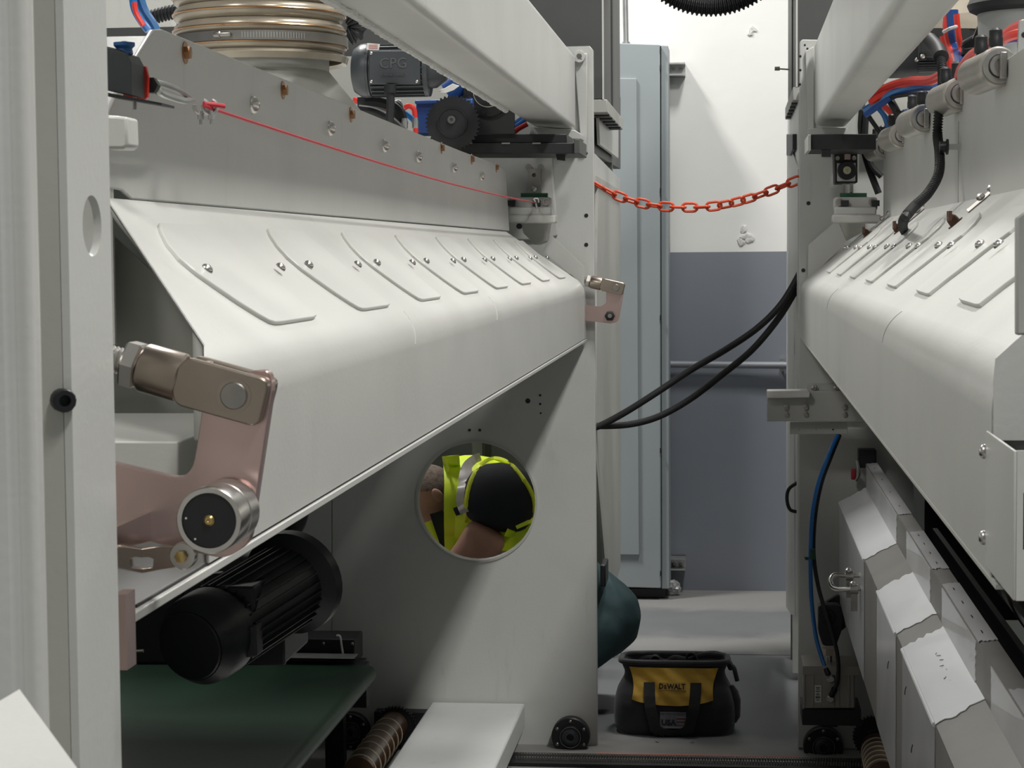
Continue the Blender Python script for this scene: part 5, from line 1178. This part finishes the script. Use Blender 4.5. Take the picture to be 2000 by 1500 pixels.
# mouth frame, raised flap, zipper pull
bm = new(); rim = [bagp(2*math.pi*j/32, .262*ZK, .0)+EZ*(.002+.004*max(0, math.sin(2*math.pi*j/32))) for j in range(33)]
tube(bm, rim, .010, 10, 3); mk('mouth_rim', bm, NYL, bg)
bm = new(); P = [PY(1232, 1300, 7.14), PY(1250, 1287, 7.14), PY(1275, 1284, 7.14), PY(1300, 1292, 7.14), PY(1318, 1284, 7.14), PY(1345, 1288, 7.14), PY(1368, 1280, 7.14), PY(1400, 1278, 7.14), PY(1420, 1290, 7.12), PY(1428, 1304, 7.08)]
tube(bm, P, .012, 10, 6, flat=(1, 1)); mk('zip_flap', bm, NYL, bg)
bm = new(); S = smooth_path(P, 6); top = [bm.verts.new(p) for p in S]; bot = [bm.verts.new(Vector((p.x, 7.12, .225))) for p in S]
for i in range(len(S)-1): bm.faces.new((top[i], top[i+1], bot[i+1], bot[i]))
mk('raised_back_flap', bm, NYL, bg, solid=.004)
for x, y in ((1279, 1282), (1349, 1276)): mk('strap_loop', tube(new(), [PY(x-9, y+14, 7.12), PY(x-5, y, 7.12), PY(x+6, y, 7.12), PY(x+14, y+14, 7.12)], .008, 8, flat=(.5, 1.4)), WEB, bg)
mk('zipper_pull', tube(new(), [PY(1424, 1296, 7.05), PY(1433, 1304, 7.03), PY(1437, 1318, 7.02), PY(1440, 1330, 7.02)], .008, 8), NYL, bg)
mk('end_pocket', lathe(new(), (bx_+.195, by_-.02, .03), (0, 0, 1), [(0, .02), (.02, .032), (.08, .034), (.11, .025), (.13, .010)], 20), NYL, bg)
bm = new(); tube(bm, [PY(x, y, 6.86) for x, y in ((1280, 1446), (1300, 1455), (1330, 1457), (1355, 1450))], .0035, 6); hnd = mk('floor_strap', bm, STEELD, bg)

# ================================================================ KNEELING WORKER
wk = thing('person', 'person in black t-shirt, yellow hi-vis vest and dark teal trousers kneeling behind the frame', 'person', (PY(1180, 1400, 7.4).x, 7.4, 0))
SKIN = mat('skin', (.50, .27, .20), .5, 0, .06, 14); HAIR = mat('short_grey_hair', (.20, .15, .12), .8, 0, .2, 60, 1, 300)
TEE = mat('navy_tee', (.008, .010, .016), .8, 0, .1, 12, .3, 50); HIVIS = mat('hivis_yellow', (.80, 1.0, .03), .55, 0, .04, 8, .3, 40)
REFL = mat('reflective_grey', (.50, .46, .46), .4, .1, .06, 10); TEAL = mat('teal_trousers', (.045, .085, .095), .8, 0, .1, 12, .4, 60)
def blob(name, nodes, edges, material, parent, sub=2, root=0):
    me = bpy.data.meshes.new(name); me.from_pydata([n_[0] for n_ in nodes], edges, []); o = bpy.data.objects.new(name, me); COL.objects.link(o)
    s = o.modifiers.new('skin', 'SKIN'); s.use_smooth_shade = True
    for i, n_ in enumerate(nodes):
        r = n_[1]; me.skin_vertices[0].data[i].radius = (r, r) if not isinstance(r, tuple) else r
        me.skin_vertices[0].data[i].use_root = (i == root)
    u = o.modifiers.new('sub', 'SUBSURF'); u.levels = sub; u.render_levels = sub
    dg = bpy.context.evaluated_depsgraph_get(); m2 = bpy.data.meshes.new_from_object(o.evaluated_get(dg)); bpy.data.objects.remove(o)
    c = sum((v.co for v in m2.vertices), Vector())/max(1, len(m2.vertices)); m2.transform(Matrix.Translation(-c)); m2.name = name
    for p in m2.polygons: p.use_smooth = True
    m2.materials.clear(); m2.materials.append(material); ob = bpy.data.objects.new(name, m2); COL.objects.link(ob); ob.parent = parent; ob.location = c-WL[parent]; WL[ob] = c; return ob
Yp = 7.42
def J(x, y, Y=Yp): return PY(x, y, Y)
# continuous body (skin) from hips to head, arms and legs
nodes = [(J(1150, 1215), .05), (J(1110, 1150), .07), (J(1040, 1080), .08), (J(975, 1000), .09), (J(925, 965), .08), (J(893, 955), .075), (J(862, 955), .08),
         (J(965, 975, 7.27), .05), (J(950, 1040, 7.20), .056), (J(905, 1095, 7.18), .046), (J(835, 1150, 7.2), .036), (J(790, 1178, 7.22), .028),
         (J(965, 1000, 7.55), .05), (J(900, 1090, 7.62), .05), (J(830, 1140, 7.55), .045), (J(775, 1180, 7.42), .036), (J(750, 1190, 7.36), .028),
         (J(1140, 1245, 7.34), .06), (J(1018, 1366, 7.30), .05), (J(1062, 1400, 7.34), .045), (J(1170, 1410, 7.34), .04),
         (J(1140, 1245, 7.52), .06), (J(1038, 1346, 7.58), .05), (J(1082, 1382, 7.60), .045), (J(1180, 1390, 7.6), .04)]
edges = [(0, 1), (1, 2), (2, 3), (3, 4), (4, 5), (5, 6), (3, 7), (7, 8), (8, 9), (9, 10), (10, 11), (3, 12), (12, 13), (13, 14), (14, 15), (15, 16), (0, 17), (17, 18), (18, 19), (19, 20), (0, 21), (21, 22), (22, 23), (23, 24)]
blob('body', nodes, edges, SKIN, wk, 2)
# head with face turned down to the left
def head(parent, c, scale, fwd_, up_):
    f = Vector(fwd_).normalized(); u = Vector(up_); u = (u-f*u.dot(f)).normalized(); s = u.cross(f)
    bm = new(); bmesh.ops.create_icosphere(bm, subdivisions=4, radius=1)
    for v in bm.verts:
        x, y, z = v.co                      # x side, y forward, z up
        w_ = 1-.22*max(0, -z)**1.2; d_ = 1.18-.10*max(0, -z)
        if y < 0: d_ *= 1-.12*max(0, -z)
        q = Vector((x*.78*w_, y*d_*.80, z*1.08))
        q.y += .16*math.exp(-((x/.13)**2+((z+.12)/.20)**2)) if y > 0 else 0      # nose
        q.y -= .07*(math.exp(-(((abs(x)-.32)/.14)**2+((z-.08)/.11)**2))) if y > 0 else 0   # eye sockets
        q.y += .05*math.exp(-((x/.26)**2+((z+.48)/.07)**2)) if y > 0 else 0     # lips
        q.y -= .03*math.exp(-((x/.22)**2+((z+.42)/.03)**2)) if y > 0 else 0
        q.y += .06*math.exp(-((x/.2)**2+((z+.78)/.12)**2)) if y > 0 else 0       # chin
        q.y += .04*math.exp(-((x/.5)**2+((z-.24)/.07)**2)) if y > 0 else 0       # brow
        v.co = c+(s*q.x+f*q.y+u*q.z)*scale
    mk('head', bm, SKIN, parent, smooth=80)
    h = [o for o in parent.children if o.name.startswith('head')][-1]
    bm = new(); bmesh.ops.create_icosphere(bm, subdivisions=4, radius=1)
    for v in list(bm.verts):
        x, y, z = v.co
        if z < .1+max(0, y)*.9 and not (y < -.15 and z > -.55): bm.verts.remove(v); continue
    for v in bm.verts:
        x, y, z = v.co; w_ = 1-.22*max(0, -z)**1.2; v.co = c+(s*x*.80*w_+f*y*.96+u*z*1.10)*scale*1.012
    mk('hair', bm, HAIR, parent, smooth=80)
    for sd in (-1, 1):
        bm = new(); cc = c+(s*sd*.78-f*.06-u*.05)*scale
        bmesh.ops.create_uvsphere(bm, u_segments=14, v_segments=10, radius=1, matrix=Matrix.Translation(cc) @ Matrix((s, f, u)).transposed().to_4x4() @ Matrix.Diagonal((.07*scale, .17*scale, .27*scale, 1)))
        mk('ear', bm, SKIN, parent, smooth=80)
        bm = new(); cc = c+(s*sd*.30+f*.82+u*.08)*scale
        bmesh.ops.create_uvsphere(bm, u_segments=12, v_segments=8, radius=.10*scale, matrix=Matrix.Translation(cc)); mk('eye', bm, WHITE, parent, smooth=80)
head(wk, J(843, 967, 7.40), .108, (-.72, -.30, -.62), (-.55, -.1, .75))
# hands
def hand(parent, wrist, d, n_, side):
    d = Vector(d).normalized(); n_ = Vector(n_); n_ = (n_-d*n_.dot(d)).normalized(); s = d.cross(n_)*side
    nodes = [(wrist, .024), (wrist+d*.045, (.034, .018)), (wrist+d*.085, (.036, .016))]; edges = [(0, 1), (1, 2)]
    for i, (o, L) in enumerate(((-.028, .062), (-.010, .072), (.010, .068), (.027, .052))):
        b = wrist+d*.08+s*o; k = len(nodes)
        nodes += [(b, .009), (b+d*L*.45-n_*.006, .0088), (b+d*L*.75-n_*.022, .008), (b+d*L*.9-n_*.038, .007)]; edges += [(2, k), (k, k+1), (k+1, k+2), (k+2, k+3)]
    b = wrist+d*.025-s*.026; k = len(nodes); nodes += [(b, .012), (b+d*.03-s*.022-n_*.008, .010), (b+d*.052-s*.026-n_*.02, .008)]; edges += [(1, k), (k, k+1), (k+1, k+2)]
    blob('hand', nodes, edges, SKIN, parent, 2)
hand(wk, J(790, 1178, 7.22), (-.9, 0, -.3), (0, 0, 1), 1)
hand(wk, J(750, 1190, 7.36), (-.9, -.1, -.3), (0, 0, 1), -1)
# shirt: torso shell and sleeves
def loft(name, secs, material, n=28, close=True, sel=None, solid=0):
    """secs: (centre, half thickness in the picture plane, half width in depth, direction)"""
    bm = new(); R = []
    for c, a, b, d in secs:
        d = Vector(d).normalized(); up = EY.cross(d).normalized()
        R.append([bm.verts.new(Vector(c)+up*math.cos(2*math.pi*j/n)*a+EY*math.sin(2*math.pi*j/n)*b) for j in range(n)])
    for a, b in zip(R, R[1:]):
        for j in range(n):
            if sel and not sel(R.index(a), j): continue
            bm.faces.new((a[j], a[(j+1) % n], b[(j+1) % n], b[j]))
    if close: bm.faces.new(R[0]); bm.faces.new(R[-1])
    loose = [v for v in bm.verts if not v.link_faces]; bmesh.ops.delete(bm, geom=loose, context='VERTS')
    o = mk(name, bm, material, wk, smooth=80, solid=solid); s = o.modifiers.new('s', 'SUBSURF'); s.levels = 1; s.render_levels = 1; return o
Yt = 7.36
dd = J(1180, 1205)-J(960, 985)
TS = [(J(868, 962, Yt), .05, .06, (1, 0, -.1)), (J(880, 966, Yt), .13, .13, (1, 0, -.1)), (J(908, 970, Yt), .152, .18, (1, 0, -.2)), (J(945, 982, Yt), .166, .20, (1, 0, -.5)), (J(990, 1018, Yt), .158, .20, dd), (J(1048, 1072, Yt), .150, .19, dd), (J(1085, 1106, Yt), .145, .175, dd), (J(1120, 1140, Yt), .14, .175, dd)]
REFS = [loft('t_shirt', TS, TEE)]
VS = [(c, a+.010, b+.010, d) for c, a, b, d in TS[1:-1]]
REFS.append(loft('safety_vest', VS, HIVIS, close=False, solid=.003))
REFS.append(blob('sleeve', [(J(985, 965, 7.30), .12), (J(982, 962, 7.19), .155), (J(972, 990, 7.16), .15), (J(958, 1038, 7.15), .115)], [(0, 1), (1, 2), (2, 3)], TEE, wk, 2))
blob('sleeve', [(J(975, 985, 7.55), .09), (J(940, 1040, 7.63), .08), (J(915, 1075, 7.63), .07)], [(0, 1), (1, 2)], TEE, wk, 2)
blob('bare_forearm', [(J(962, 1025, 7.13), .085), (J(940, 1062, 7.13), .085), (J(905, 1100, 7.15), .066), (J(835, 1150, 7.19), .036), (J(792, 1178, 7.22), .027)], [(0, 1), (1, 2), (2, 3), (3, 4)], SKIN, wk, 2)
from mathutils.bvhtree import BVHTree
BV = []
bpy.context.view_layer.update()
for o_ in REFS:
    dg_ = bpy.context.evaluated_depsgraph_get(); me_ = bpy.data.meshes.new_from_object(o_.evaluated_get(dg_))
    BV.append(BVHTree.FromPolygons([v.co+WL[o_] for v in me_.vertices], [tuple(p.vertices) for p in me_.polygons])); bpy.data.meshes.remove(me_)
def ribbon(name, pts, wd, material, th=.004):
    bm = new(); P = smooth_path([J(*p) for p in pts], 8); g = []
    Q = []; lastd = None
    for p in P:
        h = None
        for tr_ in BV:
            r_ = tr_.ray_cast(CAM, (p-CAM).normalized())
            if r_[0] is not None and (h is None or r_[3] < h): h = r_[3]
        if h and abs(h-(p-CAM).length) < .35: lastd = h-.006
        elif lastd is None: lastd = (p-CAM).length
        Q.append(CAM+(p-CAM).normalized()*lastd)
    P = Q
    for i, p in enumerate(P):
        t = (P[min(i+1, len(P)-1)]-P[max(i-1, 0)]).normalized(); s = t.cross(EY).normalized()
        g.append([bm.verts.new(p+s*wd/2), bm.verts.new(p-EY*th*1.5), bm.verts.new(p-s*wd/2), bm.verts.new(p+EY*th)])
    for a, b in zip(g, g[1:]):
        for j in range(4): bm.faces.new((a[j], a[(j+1) % 4], b[(j+1) % 4], b[j]))
    bm.faces.new(g[0]); bm.faces.new(g[-1]); return mk(name, bm, material, wk, smooth=60)
ribbon('vest_front', [(880, 890, 7.24), (884, 930, 7.16), (884, 980, 7.12), (884, 1040, 7.12), (886, 1090, 7.12)], .062, HIVIS)
ribbon('vest_edge', [(866, 892, 7.22), (876, 920, 7.14), (877, 980, 7.10), (877, 1040, 7.10), (878, 1090, 7.10)], .012, mat('hivis_trim', (.9, 1.0, .06), .5))
ribbon('armhole_trim', [(908, 1020, 7.10), (914, 960, 7.08), (930, 920, 7.08), (952, 900, 7.10), (975, 897, 7.14), (1000, 910, 7.18), (1026, 942, 7.20), (1040, 970, 7.2), (1043, 1000, 7.2), (1036, 1016, 7.18), (1008, 1029, 7.16)], .018, MATS['hivis_trim'])
ribbon('reflective_stripe', [(940, 897, 7.20), (928, 902, 7.16), (914, 916, 7.12), (908, 945, 7.105), (905, 980, 7.10), (912, 1000, 7.10)], .05, REFL)
ribbon('reflective_stripe', [(955, 1085, 7.12), (980, 1078, 7.13), (1010, 1078, 7.15)], .045, REFL)
ribbon('vest_side', [(990, 1035, 7.15), (1015, 1040, 7.17), (1035, 1025, 7.2), (1048, 1005, 7.22)], .05, HIVIS)
ribbon('vest_side', [(975, 1062, 7.14), (1005, 1058, 7.16), (1035, 1045, 7.19)], .055, HIVIS)
ribbon('black_strap', [(888, 1000, 7.09), (906, 994, 7.085)], .030, TEE)
ribbon('vest_front', [(838, 1018, 7.30), (846, 1040, 7.24), (860, 1068, 7.2), (872, 1095, 7.18)], .045, HIVIS)
ribbon('shirt_front', [(852, 1000, 7.28), (862, 1030, 7.2), (872, 1060, 7.16), (876, 1090, 7.15)], .05, TEE)
# trousers and shoes
def mass(name, caps, material, parent):
    """one continuous surface around tapering limbs: (a, ra, b, rb)"""
    bm = new()
    for a, ra, b, rb in caps:
        n = max(2, int((b-a).length/(min(ra, rb)*.3)))
        for i in range(n+1):
            t = i/n; bmesh.ops.create_icosphere(bm, subdivisions=2, radius=ra+(rb-ra)*t, matrix=Matrix.Translation(a.lerp(b, t)))
    me = bpy.data.meshes.new(name); bm.to_mesh(me); bm.free(); o = bpy.data.objects.new(name, me); COL.objects.link(o)
    r = o.modifiers.new('r', 'REMESH'); r.mode = 'VOXEL'; r.voxel_size = .012; sm = o.modifiers.new('s', 'SMOOTH'); sm.factor = .6; sm.iterations = 8
    dg = bpy.context.evaluated_depsgraph_get(); m2 = bpy.data.meshes.new_from_object(o.evaluated_get(dg)); bpy.data.objects.remove(o)
    c = sum((v.co for v in m2.vertices), Vector())/max(1, len(m2.vertices)); m2.transform(Matrix.Translation(-c)); m2.name = name
    for p in m2.polygons: p.use_smooth = True
    m2.materials.clear(); m2.materials.append(material); ob = bpy.data.objects.new(name, m2); COL.objects.link(ob); ob.parent = parent; ob.location = c-WL[parent]; WL[ob] = c; return ob
mass('trousers', [(J(1090, 1125, 7.38), .135, J(1172, 1205, 7.42), .158), (J(1165, 1228, 7.36), .125, J(1014, 1370, 7.30), .078), (J(1014, 1370, 7.30), .075, J(1062, 1400, 7.34), .062), (J(1062, 1400, 7.34), .062, J(1165, 1408, 7.34), .048),
                  (J(1165, 1228, 7.50), .125, J(1034, 1350, 7.58), .078), (J(1034, 1350, 7.58), .075, J(1080, 1382, 7.60), .062), (J(1080, 1382, 7.60), .062, J(1175, 1390, 7.60), .048)], TEAL, wk)
SHOE = mat('dark_shoe', (.025, .024, .026), .6)
for x, y, Y in ((1190, 1405, 7.30), (1200, 1392, 7.6)):
    p = J(x, y, Y); blob('shoe', [(p+Vector((-.07, 0, .0)), .042), (p, .05), (p+Vector((.03, 0, -.04)), .042)], [(0, 1), (1, 2)], SHOE, wk, 2)
